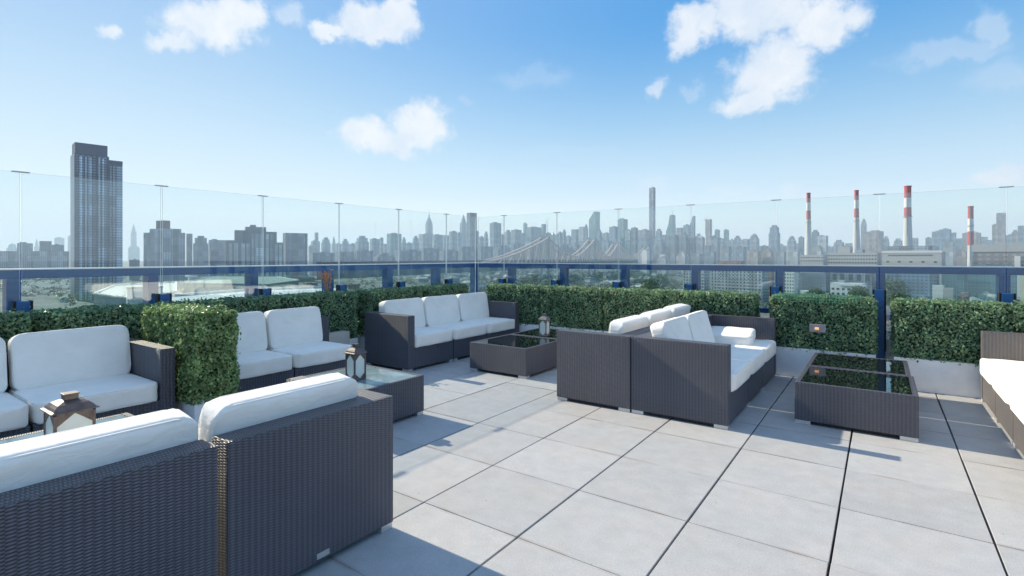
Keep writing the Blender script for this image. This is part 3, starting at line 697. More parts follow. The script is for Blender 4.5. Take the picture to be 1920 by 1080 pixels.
def tower(x0, x1, yt, d, kind, label, shape='flat', group=None, depth=.7, name='skyscraper', cat='skyscraper', grid=GRID, base=None):
    c, a, b, rot = bframe(x0, x1, d, depth, grid); zt = zat(yt, d); c.z = 0
    o = Vector((c.x, c.y, GZ)); t = empty(name, o, label, cat, group)
    m = FA[kind]; mb = MB(o); z0 = (base if base is not None else GZ)
    sc = (x1-x0)/F*d; px = d/F
    seed = int(x0*7+yt); r = random.Random(seed)
    if shape == 'flat':
        blk(mb, c, a, b, rot, z0, zt); mb.build('body', m, t)
        if r.random() < .75:
            m2 = MB(o); blk(m2, c, a, b, rot, zt, zt+r.uniform(1.2, 2.2)*px, sx=r.uniform(-.18, .18), fa=r.uniform(.25, .5), fb=.5); m2.build('penthouse', m, t)
    elif shape == 'setback':
        blk(mb, c, a, b, rot, z0, zt-.32*(zt-GZ)*.6); blk(mb, c, a, b, rot, zt-.32*(zt-GZ)*.6, zt-4*px, fa=.8, fb=.8); mb.build('body', m, t)
        m2 = MB(o); blk(m2, c, a, b, rot, zt-4*px, zt, fa=.45, fb=.5); m2.build('crown', m, t)
    elif shape == 'pyramid':
        k = 5*px
        blk(mb, c, a, b, rot, z0, zt-k); mb.build('body', m, t)
        m2 = MB(o); Mx = Matrix.Translation(c) @ Matrix.Rotation(rot, 4, 'Z'); rr = []
        for f_, z in ((.9, zt-k), (.45, zt-k*.4), (.06, zt)): rr.append([(Mx @ Vector((x*a*f_/2, y*b*f_/2, 0))).xy.to_3d()+Vector((0, 0, z)) for x, y in ((-1, -1), (1, -1), (1, 1), (-1, 1))])
        m2.rings(rr).build('roof', m, t)
    elif shape == 'dome':
        k = 6*px; blk(mb, c, a, b, rot, z0, zt-k-4*px); blk(mb, c, a, b, rot, zt-k-4*px, zt-k, fa=.7, fb=.8); mb.build('body', m, t)
        m2 = MB(o); rr = []
        for i in range(6):
            an = R(90*i/5); q = a*.33*math.cos(an)+.02*a; rr.append([(c.x+q*math.cos(R(j*36)), c.y+q*math.sin(R(j*36)), zt-k+math.sin(an)*k*.85) for j in range(10)])
        m2.rings(rr); m2.tube((c.x, c.y, zt-k*.2), (c.x, c.y, zt), a*.03, 6); m2.build('dome', m, t)
    elif shape == 'slant':                                        # flat shaft with one sloping roof plane
        Mx = Matrix.Translation(c) @ Matrix.Rotation(rot, 4, 'Z'); k = .55*a
        P = [(Mx @ Vector((x*a/2, y*b/2, 0))) for x, y in ((-1, -1), (1, -1), (1, 1), (-1, 1))]
        P2 = [(Mx @ Vector((x, y*b/2, 0))) for x, y in ((a*.22, -1), (a/2, -1), (a/2, 1), (a*.22, 1))]
        zz = zt-15*px
        mb.rings([[(p.x, p.y, z0) for p in P], [(p.x, p.y, zz) for p in P], [(p.x, p.y, zt) for p in P2]]); mb.build('body', m, t)
    elif shape == 'spire':
        blk(mb, c, a, b, rot, z0, zt-16*px); mb.build('body', m, t)
        m2 = MB(o); rr = []
        for f_, z in ((.85, zt-16*px), (.6, zt-9*px), (.3, zt-4*px), (.04, zt)): rr.append([(c.x+a*f_/2*math.cos(R(j*45)), c.y+a*f_/2*math.sin(R(j*45)), z) for j in range(8)])
        m2.rings(rr).build('spire', m, t)
    elif shape == 'empire':
        def zz(y): return zat(y, d)
        blk(mb, c, a, b, rot, z0, zz(437)); blk(mb, c, a, b, rot, zz(437), zz(420), fa=.92, fb=.92); blk(mb, c, a, b, rot, zz(420), zz(414), fa=.76, fb=.76); blk(mb, c, a, b, rot, zz(414), zz(409), fa=.46, fb=.5); mb.build('body', m, t)
        m2 = MB(o); m2.tube((c.x, c.y, zz(409)), (c.x, c.y, zz(402)), a*.15, 10, a*.08); m2.tube((c.x, c.y, zz(402)), (c.x, c.y, zz(391)), a*.035, 6, a*.012); m2.build('mast', m, t)
    elif shape == 'taper':                                         # wide foot leaning in to a narrow shaft
        Mx = Matrix.Translation(c) @ Matrix.Rotation(rot, 4, 'Z'); rr = []
        for l_, r_, z in ((-.5, .5, z0), (-.5, .5, zat(434, d)), (-.12, .45, zat(418, d)), (0, .42, zt)):
            rr.append([tuple((Mx @ Vector((q*a, y*b*.4, 0))).xy)+(z,) for q, y in ((l_, -1), (r_, -1), (r_, 1), (l_, 1))])
        mb.rings(rr).build('body', m, t)
        p = Mx @ Vector((.2*a, 0, 0)); m2 = MB(o); m2.tube((p.x, p.y, zt), (p.x, p.y, zt+10*px), a*.02, 6); m2.build('mast', m, t)
    return t, c, a, b, rot
# hand-traced skyline: x0, x1, top, distance, colour, shape, label (special towers) or None
SK = [
 (3,26,481,1500,'dark','flat',0),(12,34,455,5200,'pale','dome',0),(32,62,456,1700,'grey','flat',0),(64,74,447,6000,'pale','spire','faint pale spired tower at the far left of the skyline'),
 (74,97,452,1500,'grey','flat',0),(97,120,459,1500,'blue','flat',0),(102,121,446,6000,'pale','flat',0),(127,134,443,6000,'pale','flat','faint slim pale tower touching the left side of the big near tower'),
 (0,134,471,1300,'pale','flat','long low pale block with dark cornice left of the big near tower'),
 (240,262,458,6200,'pale','setback',0),(245,256,419,6400,'pale','spire','very faint needle topped tower right of the big near tower'),(242,262,487,1200,'dark','flat',0),
 (349,361,438,1500,'grey','flat',0),(362,391,442,1500,'blue','setback',0),(391,423,450,1600,'blue','flat',0),
 (530,577,437,1150,'grey','flat','wide grey slab right of the building with pale window piers'),(578,587,461,3000,'blue','flat',0),(583,600,452,3200,'blue','flat',0),(590,597,436,3300,'teal','flat',0),
 (602,620,445,3000,'blue','setback',0),(621,631,442,4500,'blue','spire','small sharp spire between two blue-grey blocks left of centre'),(629,641,457,3600,'blue','flat',0),(640,655,448,3300,'blue','setback',0),(654,667,457,3500,'blue','flat',0),
 (666,692,442,2900,'blue','setback',0),(693,712,448,3100,'blue','flat',0),(712,719,446,3300,'blue','flat',0),(718,728,457,3600,'blue','flat',0),(725,753,438,2700,'teal','flat','flat topped teal slab well left of the tallest spire'),
 (753,762,445,3100,'blue','setback',0),(759,774,456,3400,'blue','flat',0),(773,786,442,3200,'blue','setback',0),(785,812,439,3300,'grey','flat',0),(797,812,391,4300,'blue','empire','stepped skyscraper with tall mast, highest of the left skyline'),
 (810,830,440,3000,'blue','flat',0),(811,820,453,2600,'pale','flat',0),(829,842,441,3300,'grey','flat',0),(842,857,434,3100,'grey','flat',0),(856,866,437,3300,'blue','flat',0),
 (862,876,402,3900,'blue','spire','slender tower with pointed crown left of the dark slab at the corner'),(875,894,399,2600,'dark','flat','tall dark flat slab right behind the glass corner'),(893,898,434,3000,'blue','flat',0),(897,907,444,3300,'blue','flat',0),
 (907,916,434,3200,'blue','setback',0),(918,940,418,2700,'blue','flat','round shouldered blue-grey tower just right of the glass corner'),(938,947,440,3200,'grey','flat',0),(945,960,431,3100,'grey','setback',0),(958,978,431,3000,'blue','flat',0),(976,984,437,3300,'blue','flat',0),
 (981,989,419,3600,'teal','flat',0),(987,1018,426,3300,'blue','flat','broad blue-grey block with a raised right end above the bridge'),(1015,1024,420,3250,'blue','flat',0),(1023,1034,437,3300,'teal','flat',0),(1033,1041,435,3400,'teal','pyramid',0),(1040,1048,440,3500,'blue','flat',0),
 (1046,1055,436,3100,'blue','flat',0),(1054,1062,430,3200,'blue','setback',0),(1061,1073,443,3400,'grey','flat',0),(1071,1085,430,3100,'blue','flat',0),(1085,1099,425,3400,'pale','flat',0),(1095,1103,419,3500,'blue','dome',0),
 (1104,1125,397,3200,'teal','slant','pale teal tower with a steep wedge shaped top'),(1118,1130,431,3100,'blue','setback',0),(1129,1143,437,3300,'grey','flat',0),(1142,1159,425,2900,'blue','flat',0),(1158,1177,411,3000,'teal','flat','pale teal flat topped tower half way between the wedge tower and the thinnest tower'),
 (1172,1186,431,2900,'grey','flat',0),(1183,1196,427,2300,'dark','flat','narrow dark tower above the right end of the bridge'),(1196,1218,431,3000,'grey','flat',0),(1217,1229,352,3000,'grey','flat','extremely tall thin square tower, tallest of the skyline'),
 (1228,1243,429,2800,'blue','setback',0),(1240,1250,440,2600,'dark','flat',0),(1248,1268,403,3100,'teal','taper','tower narrowing upward with a thin mast, right of the tallest thin tower'),(1268,1281,427,3000,'grey','flat',0),(1281,1295,422,3200,'blue','flat',0),
 (1294,1304,405,3300,'blue','slant','slim glass tower with slanted tip'),(1303,1317,438,3100,'grey','setback',0),(1323,1335,411,3100,'brown','flat','slim brownish tower under a small crane, left of the paired slim towers'),(1334,1343,442,2800,'dark','flat',0),
 (1340,1350,431,3300,'teal','flat','left one of two matching slim pale towers'),(1348,1358,447,3000,'grey','flat',0),(1357,1367,431,3300,'teal','flat','right one of two matching slim pale towers'),(1366,1377,450,3100,'grey','flat',0),(1375,1391,442,3000,'blue','setback',0),(1388,1406,449,2900,'grey','flat',0),
 (1404,1424,437,3000,'grey','dome',0),(1424,1442,461,3000,'brown','flat',0),(1441,1463,422,2700,'blue','setback','stepped blue-grey tower under a glass seam left of the first striped chimney'),(1461,1470,459,3200,'grey','flat',0),(1469,1478,462,3000,'grey','flat',0),
 (1476,1493,441,2900,'grey','dome',0),(1490,1499,458,3100,'grey','flat',0),(1497,1508,445,2900,'dark','flat',0),(1520,1538,431,2700,'dark','setback',0),(1533,1553,442,2600,'pale','flat',0),(1551,1562,463,3000,'grey','flat',0),
 (1561,1585,450,2500,'grey','setback',0),(1584,1602,456,2700,'grey','flat',0),(1614,1625,409,3300,'grey','dome','narrow domed tower just right of the second striped chimney'),(1614,1657,434,2500,'brown','flat',0),(1655,1668,443,2600,'grey','setback',0),
 (1674,1694,447,2700,'grey','setback',0),(1708,1722,446,2700,'grey','flat',0),(1735,1749,446,2900,'dark','flat',0),(1747,1767,434,2600,'grey','flat',0),(1760,1784,430,2500,'blue','flat',0),(1781,1793,436,2600,'grey','flat',0),(1790,1806,447,2700,'blue','flat',0),
 (1804,1840,432,2600,'brown','pyramid',0),(1839,1852,444,2800,'grey','flat',0),(1860,1872,421,2400,'brown','flat',0),(1868,1886,399,2450,'brown','flat','tall reddish brown tower near the right edge'),(1884,1901,441,2600,'grey','flat',0),(1895,1912,431,2500,'brown','setback',0),(1908,1925,423,2400,'grey','flat',0),
 # second row in front
 (1150,1172,447,2400,'blue','flat',0),(1100,1124,449,2700,'grey','flat',0),(1196,1222,447,2400,'blue','flat',0),(1224,1250,450,2300,'blue','setback',0),(1248,1274,441,2200,'dark','flat',0),(1273,1292,436,2300,'dark','setback',0),(1290,1306,443,2300,'grey','flat',0),(1306,1322,441,2250,'grey','pyramid',0),
 (1330,1351,446,2200,'grey','flat',0),(1320,1334,460,2100,'blue','flat',0),(1350,1372,462,2100,'grey','flat',0),(1376,1400,463,2000,'blue','flat',0),(1400,1428,470,1900,'brown','flat',0),(1428,1452,466,1900,'brown','setback',0),(1452,1476,472,1800,'grey','flat',0),(1474,1502,468,1700,'pale','flat',0),
 (1268,1292,472,1700,'pale','setback',0),(1296,1318,476,1700,'grey','flat',0),(1324,1344,472,1750,'blue','flat',0),(1196,1206,474,1700,'pale','flat',0),(1203,1218,470,1500,'white','flat','small white block standing at the right end of the bridge'),
 (580,628,474,1500,'blue','flat',0),(628,664,472,1700,'grey','flat',0),(664,700,470,1700,'blue','flat',0),(700,742,474,1600,'grey','setback',0),(740,790,470,1800,'blue','flat',0),(786,826,466,1900,'blue','flat',0),(824,860,470,1800,'grey','flat',0),(858,896,464,1900,'blue','flat',0),(894,925,462,2000,'blue','flat',0),(924,960,460,2100,'blue','setback',0),
 (955,985,458,2300,'blue','flat',0),(985,1010,452,2500,'blue','flat',0),(1040,1066,458,2500,'blue','flat',0),(1064,1090,456,2500,'grey','setback',0),(1084,1110,452,2500,'blue','flat',0),(1128,1148,452,2500,'blue','flat',0),(1170,1186,452,2500,'teal','flat',0),
 (391,420,470,1100,'grey','flat',0),(1520,1545,460,1500,'pale','setback',0),(1740,1760,462,1500,'blue','flat',0),(1768,1790,455,1700,'pale','flat',0),(1790,1815,468,1300,'brown','setback',0),(1846,1862,450,2300,'grey','flat',0),
]
LAND = [(x0+x1)/2 for (x0, x1, y, d, k, s, l) in SK if l] + []
landn = {(x0+x1)/2: l for (x0, x1, y, d, k, s, l) in SK if l}
extra = {185: 'big near left tower', 305: 'roof box block', 481: 'pale piered building', 1515: 'leftmost striped chimney', 1606: 'second striped chimney', 1702: 'tallest striped chimney', 1820: 'rightmost striped chimney'}
short = {'stepped skyscraper with tall mast, highest of the left skyline': 'masted skyscraper', 'tall dark flat slab right behind the glass corner': 'dark corner slab', 'pale teal tower with a steep wedge shaped top': 'wedge topped tower',
 'extremely tall thin square tower, tallest of the skyline': 'tallest thin tower', 'right one of two matching slim pale towers': 'matching slim towers', 'tall reddish brown tower near the right edge': 'tall red brown tower', 'flat topped teal slab well left of the tallest spire': 'flat teal slab',
 'stepped blue-grey tower under a glass seam left of the first striped chimney': 'stepped chimney side tower', 'faint pale spired tower at the far left of the skyline': 'faint far left spire', 'small sharp spire between two blue-grey blocks left of centre': 'small sharp spire', 'wide grey slab right of the building with pale window piers': 'wide grey slab'}
anch = sorted([(x, short[l]) for x, l in landn.items() if l in short]+list(extra.items()))
used = {}
SHN = {'flat': 'flat topped', 'setback': 'stepped', 'dome': 'domed', 'pyramid': 'peaked', 'slant': 'slanted', 'spire': 'spired', 'taper': 'tapering'}
plain = [b for b in SK if not b[6]]; rank = {}
for b in sorted(plain, key=lambda b: b[0]):
    xm = (b[0]+b[1])/2; ax, an = min(anch, key=lambda a: abs(a[0]-xm)); side = 'right' if xm > ax else 'left'
    row = 'low front row' if b[3] < 2400 and b[2] > 444 else 'back row'
    rank.setdefault((an, side, ADJ[b[4]], SHN[b[5]], row), []).append((abs(xm-ax), b))
labels = {}
NTH = ['nearest', 'second', 'third', 'fourth', 'fifth', 'sixth', 'seventh', 'eighth']
for (an, side, col, sh, row), L_ in rank.items():
    L_.sort(key=lambda q: q[0])
    for i, (_, b) in enumerate(L_):
        o_ = '' if len(L_) == 1 else (NTH[i]+' ')
        labels[b] = f'{o_}{sh} {col} block {side} of the {an}, {row}'
for b in SK:
    x0, x1, yt, d, k, sh, l = b
    tower(x0, x1, yt, d, k, l or labels[b], sh, 'towers of the distant skyline', depth=.7 if x1-x0 < 30 else .45)

# big near tower on the left: stepped volumes and vertical window bands
def big_tower():
    d = 660; o = Vector((*at(185, d).xy, GZ)); t = empty('apartment_tower', o, 'big tall dark glass tower with stepped top on the left, nearest of all towers', 'skyscraper')
    fa = facade('tower_glass', (.035, .055, .10), (.13, .18, .25), 5.5, 3.3, .45, .55, .3); px = d/F
    top = mat('tower_crown', (.05, .075, .13), .5); band = facade('tower_bands', (.20, .27, .36), (.42, .52, .62), 3.0, 3.3, .8, .62, .25)
    va = math.atan2(at(185, d).x, at(185, d).y); rot = -va+R(9)
    Mx = Matrix.Translation(at(185, d)) @ Matrix.Rotation(rot, 4, 'Z'); k = math.cos(math.atan((185-960)/F))*px
    def prism(mb, xa, xb, ya, yb, z0, z1, mi=0):
        P = [Mx @ Vector((x, y, 0)) for x, y in ((xa, ya), (xb, ya), (xb, yb), (xa, yb))]; mb.prism([(p.x, p.y) for p in P], z0, z1, mi)
    X = lambda x: (x-185)*k
    mb = MB(o); prism(mb, X(140), X(205), 0, 30, GZ, zat(292, d)); mb.build('main_shaft', fa, t)
    mb = MB(o); prism(mb, X(205), X(233), 4, 28, GZ, zat(299, d)); mb.build('side_wing', fa, t)
    mb = MB(o); prism(mb, X(142), X(203), 3, 26, zat(292, d), zat(271, d)); mb.build('crown', top, t)
    mb = MB(o); prism(mb, X(205.2), X(233.2), 3.7, 28.3, zat(305, d), zat(297, d)); mb.build('wing_cap', top, t)
    for xa, xb in ((149, 154), (160, 162.5), (166, 172), (184, 187), (192, 195)):
        mb = MB(o); prism(mb, X(xa), X(xb), -.8, .2, GZ, zat(296, d)); mb.build('window_band', band, t)
    for xa, xb in ((208, 211), (214, 217), (221, 232.4)):
        mb = MB(o); prism(mb, X(xa), X(xb), 3.2, 4.1, GZ, zat(307, d)); mb.build('window_band', band, t)
big_tower()
# block G with a reddish roof box, seen on its corner
def block_g():
    d = 900; o = Vector((*at(305, d).xy, GZ)); t = empty('apartment_block', o, 'wide grey apartment block with red brown roof box left of the third glass seam', 'apartment block')
    corner = at(306, d); va = math.atan2(corner.x, corner.y); px = d/F
    u1 = Vector((math.cos(-va+R(28)), math.sin(-va+R(28)), 0)); u2 = Vector((-math.sin(-va+R(28)), math.cos(-va+R(28)), 0))
    ca = .69*1.0
    def poly(a0, a1, b0, b1): return [tuple((corner+u1*a+u2*b).xy) for a, b in ((a0, b0), (a1, b0), (a1, b1), (a0, b1))]
    fl = facade('block_g_wall', (.30, .33, .37), (.12, .16, .21), 4.2, 3.1, .5, .55)  # wall paled, putting the stronger haze on this side into its colour
    # right face runs along u1, left face along u2
    MB(o).prism(poly(0, 37, 0, 62), GZ, zat(435, d)).build('body', fl, t)
    MB(o).prism(poly(-.2, 30, -.2, 42), zat(435, d), zat(428, d)).build('upper_floor', fl, t)
    MB(o).prism(poly(1, 12, 1, 24), zat(428, d), zat(413, d)).build('roof_box', mat('roof_box_brown', (.15, .10, .10), .8), t)
block_g()
# block H with pale window piers
def block_h():
    d = 820; o = Vector((*at(482, d).xy, GZ)); t = empty('apartment_block', o, 'stepped grey building with pale vertical window piers left of centre', 'apartment block')
    c0 = at(482, d); va = math.atan2(c0.x, c0.y); rot = -va+R(4); Mx = Matrix.Translation(c0) @ Matrix.Rotation(rot, 4, 'Z'); px = d/F*math.cos(math.atan((482-960)/F))
    def pr(mb, xa, xb, y0, y1, z0, z1):
        P = [Mx @ Vector(((x-482)*px, y, 0)) for x, y in ((xa, y0), (xb, y0), (xb, y1), (xa, y1))]; mb.prism([(p.x, p.y) for p in P], z0, z1); return mb
    wl = mat('block_h_wall', (.16, .19, .22), .8); pale = facade('block_h_pier', (.48, .51, .52), (.22, .27, .31), 4, 3.4, .7, .4)  # wall and piers lightened so the colour carries part of the haze
    pr(MB(o), 441, 468, 6, 26, GZ, zat(432, d)).build('left_wing', wl, t)
    pr(MB(o), 466, 520, 3, 30, GZ, zat(434, d)).build('body', wl, t)
    pr(MB(o), 461, 500, 8, 26, zat(434, d), zat(425, d)).build('roof_storey', wl, t)
    pr(MB(o), 470, 481, 12, 22, zat(425, d), zat(421, d)).build('roof_storey', wl, t)
    pr(MB(o), 424, 452, 1, 24, GZ, zat(451, d)).build('low_wing', wl, t)
    pr(MB(o), 450, 470, 0, 24, GZ, zat(453, d)).build('low_wing', wl, t)
    pr(MB(o), 514, 533, 1, 24, GZ, zat(454, d)).build('low_wing', wl, t)
    for xa, xb, yt, y in ((453, 459.5, 457, 0), (462, 468.5, 457, 0), (472, 477, 438, 3), (479, 485, 438, 3), (487, 495, 438, 3), (499, 505, 438, 3), (508, 513, 438, 3), (516, 521.5, 458, 1), (524, 530, 458, 1), (430, 436, 457, 1), (440, 447, 456, 1)):
        pr(MB(o), xa, xb, y-.7, y+.1, GZ, zat(yt, d)).build('window_pier', pale, t)
block_h()
# white domed building and red roofed block
t, *_ = tower(1232, 1256, 476, 1500, 'pale', 'pale building with small white roof dome right of the bridge', 'dome', None)
tower(1346, 1396, 489, 1200, 'brick', 'long low block with a red roof line above the railing', 'flat', None, .3)

# chimneys
def chimney(x, yt, cols, yring, yb, wt, wr, wb, d, label):
    p = at(x, d); o = Vector((p.x, p.y, GZ)); t = empty('striped_chimney', o, label, 'chimney', 'red and white power station chimneys'); k = d/F*math.cos(math.atan((x-960)/F))/2
    red = M.setdefault('ch_red', mat('chimney_red', (.42, .045, .055), .7, noise_amt=.12, noise_scale=.2)); wh = M.setdefault('ch_white', mat('chimney_white', (.68, .66, .64), .75, noise_amt=.08, noise_scale=.15)); bs = M.setdefault('ch_base', mat('chimney_concrete', (.52, .51, .50), .8, noise_amt=.08, noise_scale=.1))
    def seg(name, y0, y1, w0, w1, m):
        rr = [[(p.x+w*k*math.cos(R(j*15)), p.y+w*k*math.sin(R(j*15)), zat(y, d)) for j in range(24)] for y, w in ((y0, w0), (y1, w1))]
        return MB(o).rings(rr).build(name, m, t, smooth=False)
    n = len(cols)-1
    for i in range(n):
        w = lambda y: wt+(wr-wt)*(y-yt)/(yring-yt)
        seg('red_band' if i % 2 == 0 else 'white_band', cols[i+1], cols[i], w(cols[i+1]), w(cols[i]), red if i % 2 == 0 else wh)
    seg('shaft', yb+60, cols[-1], wb*1.25, wr, bs)
    seg('gallery', yring+1.2, yring, wr*1.3, wr*1.3, M['greyplate']); MB(o).box((p.x-wr*k*.2-.35, p.y-wr*k*1.12-.3, zat(yb, d)), (p.x-wr*k*.2+.35, p.y-wr*k*.97, zat(yt+3, d))).build('ladder', M['greyplate'], t); seg('rim', yt+1.5, yt-.4, wt*1.12, wt*1.12, red)
chimney(1516, 362, (362, 380, 395, 411), 416, 474, 7.6, 9, 14, 800, 'leftmost and smallest red and white striped chimney')
chimney(1606, 357, (357, 375, 391, 408), 413.5, 470, 8.2, 9.6, 17, 780, 'second striped chimney from the left, beside a domed tower')
chimney(1702, 349, (349, 371, 389, 406), 406, 472, 13.5, 14.5, 20, 700, 'tallest and thickest red and white striped chimney')
chimney(1820, 387, (387, 410, 434, 460), 423, 490, 11, 11.5, 13, 700, 'rightmost striped chimney with round red top')

# power station and other mid-distance blocks
def lowblock(x0, x1, yt, d, kind, label, depth=.5, name='building', cat='building', windows=None, parts=(), grid=GRID, z1=None):
    t, c, a, b, rot = tower(x0, x1, yt, d, kind, label, 'none', None, depth, name, cat, grid)
    o = Vector(t.location); mb = MB(o); blk(mb, c, a, b, rot, GZ, zat(yt, d)); mb.build('body', FA[kind], t)
    Mx = Matrix.Translation(c) @ Matrix.Rotation(rot, 4, 'Z')
    def loc(mb, xa, xb, ya, yb, z0, z1):
        P = [Mx @ Vector((x*a, y*b, 0)) for x, y in ((xa, ya), (xb, ya), (xb, yb), (xa, yb))]; return mb.prism([(p.x, p.y) for p in P], z0, z1)
    for nm, xa, xb, ya, yb, y0, y1, m in parts: loc(MB(o), xa, xb, ya, yb, zat(y0, d), zat(y1, d)).build(nm, FA.get(m) or M[m], t)
    if windows:
        cols, rows, wf, hf, y0, y1, m = windows; proto = None
        W = a/cols; zt, zb = zat(y0, d), zat(y1, d); Hh = (zt-zb)/rows
        for i in range(cols):
            for j in range(rows):
                ctr = Mx @ Vector((-a/2+W*(i+.5), -b/2, 0)); z = zb+Hh*(j+.5)
                if proto is None:
                    mm = MB(); mm.box((-W*wf/2, -.12, -Hh*hf/2), (W*wf/2, .1, Hh*hf/2)); w = mm.build('window', M[m], t); proto = w.data
                else:
                    w = bpy.data.objects.new('window', proto); COL.objects.link(w); w.parent = t
                w.matrix_local = Matrix.Translation(Vector((ctr.x, ctr.y, z))-o) @ Matrix.Rotation(rot, 4, 'Z')
    return t
M['win'] = mat('window_dark', (.03, .045, .06), .2, spec=.8)
M['band_dk'] = mat('dark_band', (.06, .07, .09), .7)  # flat dark colour for a strip on the boiler house wall
M['brownband'] = facade('plant_pipes', (.13, .12, .125), (.22, .20, .19), 7, 5, .5, .4)
lowblock(1500, 1552, 478, 760, 'plain', 'left low wing of the power station under the smallest chimney', .5, windows=(9, 2, .6, .35, 480, 492, 'win'))
lowblock(1550, 1652, 474, 740, 'plain', 'long middle wing of the power station with three rows of dark windows', .3, windows=(18, 3, .62, .4, 476, 496, 'win'), parts=(('penthouse', -.30, -.05, -.3, .3, 474, 462, 'plain'), ('penthouse', .05, .20, -.3, .3, 474, 468, 'grey')))
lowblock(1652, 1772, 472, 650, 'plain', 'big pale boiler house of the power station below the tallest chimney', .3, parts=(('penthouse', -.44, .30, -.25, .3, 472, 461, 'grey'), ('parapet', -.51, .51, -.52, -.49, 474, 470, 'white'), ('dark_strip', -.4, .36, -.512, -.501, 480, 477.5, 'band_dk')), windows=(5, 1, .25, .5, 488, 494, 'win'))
lowblock(1822, 1935, 480, 600, 'blue', 'long power station hall with pale overhanging roof at the right edge', .3, parts=(('roof', -.52, .52, -.53, .5, 472, 458, 'plain'), ('clerestory', -.49, .49, -.49, .4, 480, 472, 'brownband'), ('pipe_band', -.495, .495, -.515, -.501, 495, 480, 'brownband'), ('stack', .24, .34, -.60, -.52, 560, 480, 'white')))
lowblock(1498, 1556, 512, 700, 'dark', 'dark teal block below the railing left of the low white building', .4)
lowblock(1556, 1640, 508, 690, 'grey', 'grey facade with three dark bays behind the low white building', .25, windows=(5, 1, .5, .7, 512, 528, 'win'))
lowblock(1660, 1760, 500, 560, 'blue', 'wide teal grey wall below the railing under the tallest chimney', .2)
lowblock(1764, 1905, 502, 560, 'teal', 'long teal hall below the railing at the right', .2)
lowblock(1280, 1330, 506, 620, 'pale', 'pale housing block with window columns left of the long housing slab', .4, windows=(7, 6, .36, .5, 511, 546, 'win'))
lowblock(1330, 1440, 503, 640, 'pale', 'long pale housing slab with a regular grid of small windows', .25, windows=(14, 6, .33, .45, 507, 545, 'win'))
lowblock(1428, 1452, 506, 650, 'brick', 'narrow red brick block at the end of the long housing slab', .5)
lowblock(1470, 1496, 500, 480, 'white', 'white corner tower with window rows right of a railing post', .8, windows=(4, 9, .4, .45, 505, 562, 'win'))
lowblock(1556, 1626, 531, 420, 'white', 'low white industrial building with flat roof and canopy', .5, parts=(('canopy', -.2, .62, -.58, -.3, 536, 533, 'white'), ('rooftop_unit', -.3, -.1, -.2, .2, 531, 526, 'plain')), windows=(6, 2, .5, .45, 538, 556, 'win'))
lowblock(1500, 1526, 545, 430, 'white', 'small bright white shed roof beside the dark teal block', .8)
lowblock(1748, 1772, 535, 420, 'white', 'white cube like storage house among the yards at the right', .7)
lowblock(1768, 1790, 540, 400, 'plain', 'light grey workshop beside the white storage house', .7)
lowblock(1796, 1818, 548, 360, 'brown', 'small tan shed in the yards at the right', .8)
lowblock(1912, 1935, 516, 330, 'beigef', 'tall yellow beige slab cut by the right edge', .8) if False else None
FA['yellow'] = mat('yellow_beige_wall', (.60, .55, .38), .8)
lowblock(1913, 1940, 517, 330, 'yellow', 'tall yellow beige slab cut by the right edge of the view', .8)
# bridge
def bridge():
    px = lambda x, s: None
    base = Vector((77, 1220)); dr = Vector((.418, .908)).normalized()
    def cam2w(r, d): return Vector((r*cs-d*sn, r*sn+d*cs))
    T = [(0, 441), (392, 444), (689, 452), (1279, 461)]
    off = Vector((dr.y, -dr.x))*9
    o = Vector((*cam2w(*(base)), -10)); t = empty('steel_bridge', o, 'long rose beige cantilever bridge with four pairs of pinnacles below the skyline', 'bridge')
    steel = mat('bridge_steel', (.50, .40, .37), .7); dk = mat('bridge_deck', (.09, .12, .15), .8); tw = mat('bridge_tower', (.20, .24, .25), .7)
    def P(s, side, z): q = base+dr*s+off*side; w = cam2w(q.x, q.y); return Vector((w.x, w.y, z))
    def ztop(s):
        q = base+dr*s; return q.y
    zd = -11
    tops = [zat(y, (base+dr*s).y)-6 for s, y in T]
    knots = [(-330, zd+3)]
    for i, (s, y) in enumerate(T):
        knots.append((s, tops[i]))
        if i < 3: knots.append(((s+T[i+1][0])/2, zd+14))
    knots.append((1560, zd+3))
    def chord(s):
        for (a, za), (b, zb) in zip(knots[:-1], knots[1:]):
            if a <= s <= b:
                u = (s-a)/(b-a)
                return za+(zb-za)*(u**1.5 if zb > za else 1-(1-u)**1.5)
        return zd
    for side in (-1, 1):
        mb = MB(o); s = -330; step = 22; k = 0
        while s < 1560:
            a, b = P(s, side, chord(s)), P(s+step, side, chord(min(1559, s+step)))
            mb.bar(a, b, 3.0); mb.bar(P(s, side, zd), a, 1.7)
            mb.bar(P(s, side, zd), b, 1.6) if k % 2 else mb.bar(a, P(s+step, side, zd), 1.6)
            s += step; k += 1
        mb.build('truss', steel, t)
    mb = MB(o); a, b = P(-700, 0, zd-3), P(1750, 0, zd-3); mb.bar(a, b, 6, 20); mb.build('road_deck', dk, t)
    for i, (s, y) in enumerate(T):
        mb = MB(o)
        for side in (-1, 1): mb.bar(P(s, side, GZ), P(s, side, tops[i]+2), 3.6); mb.tube(P(s, side, tops[i]+2), P(s, side, tops[i]+7), 1.6, 6, .4)
        mb.bar(P(s, -1, tops[i]-2), P(s, 1, tops[i]-2), 2.5); mb.bar(P(s, -1, zd), P(s, 1, zd), 3)
        mb.build('tower', tw, t)
bridge()
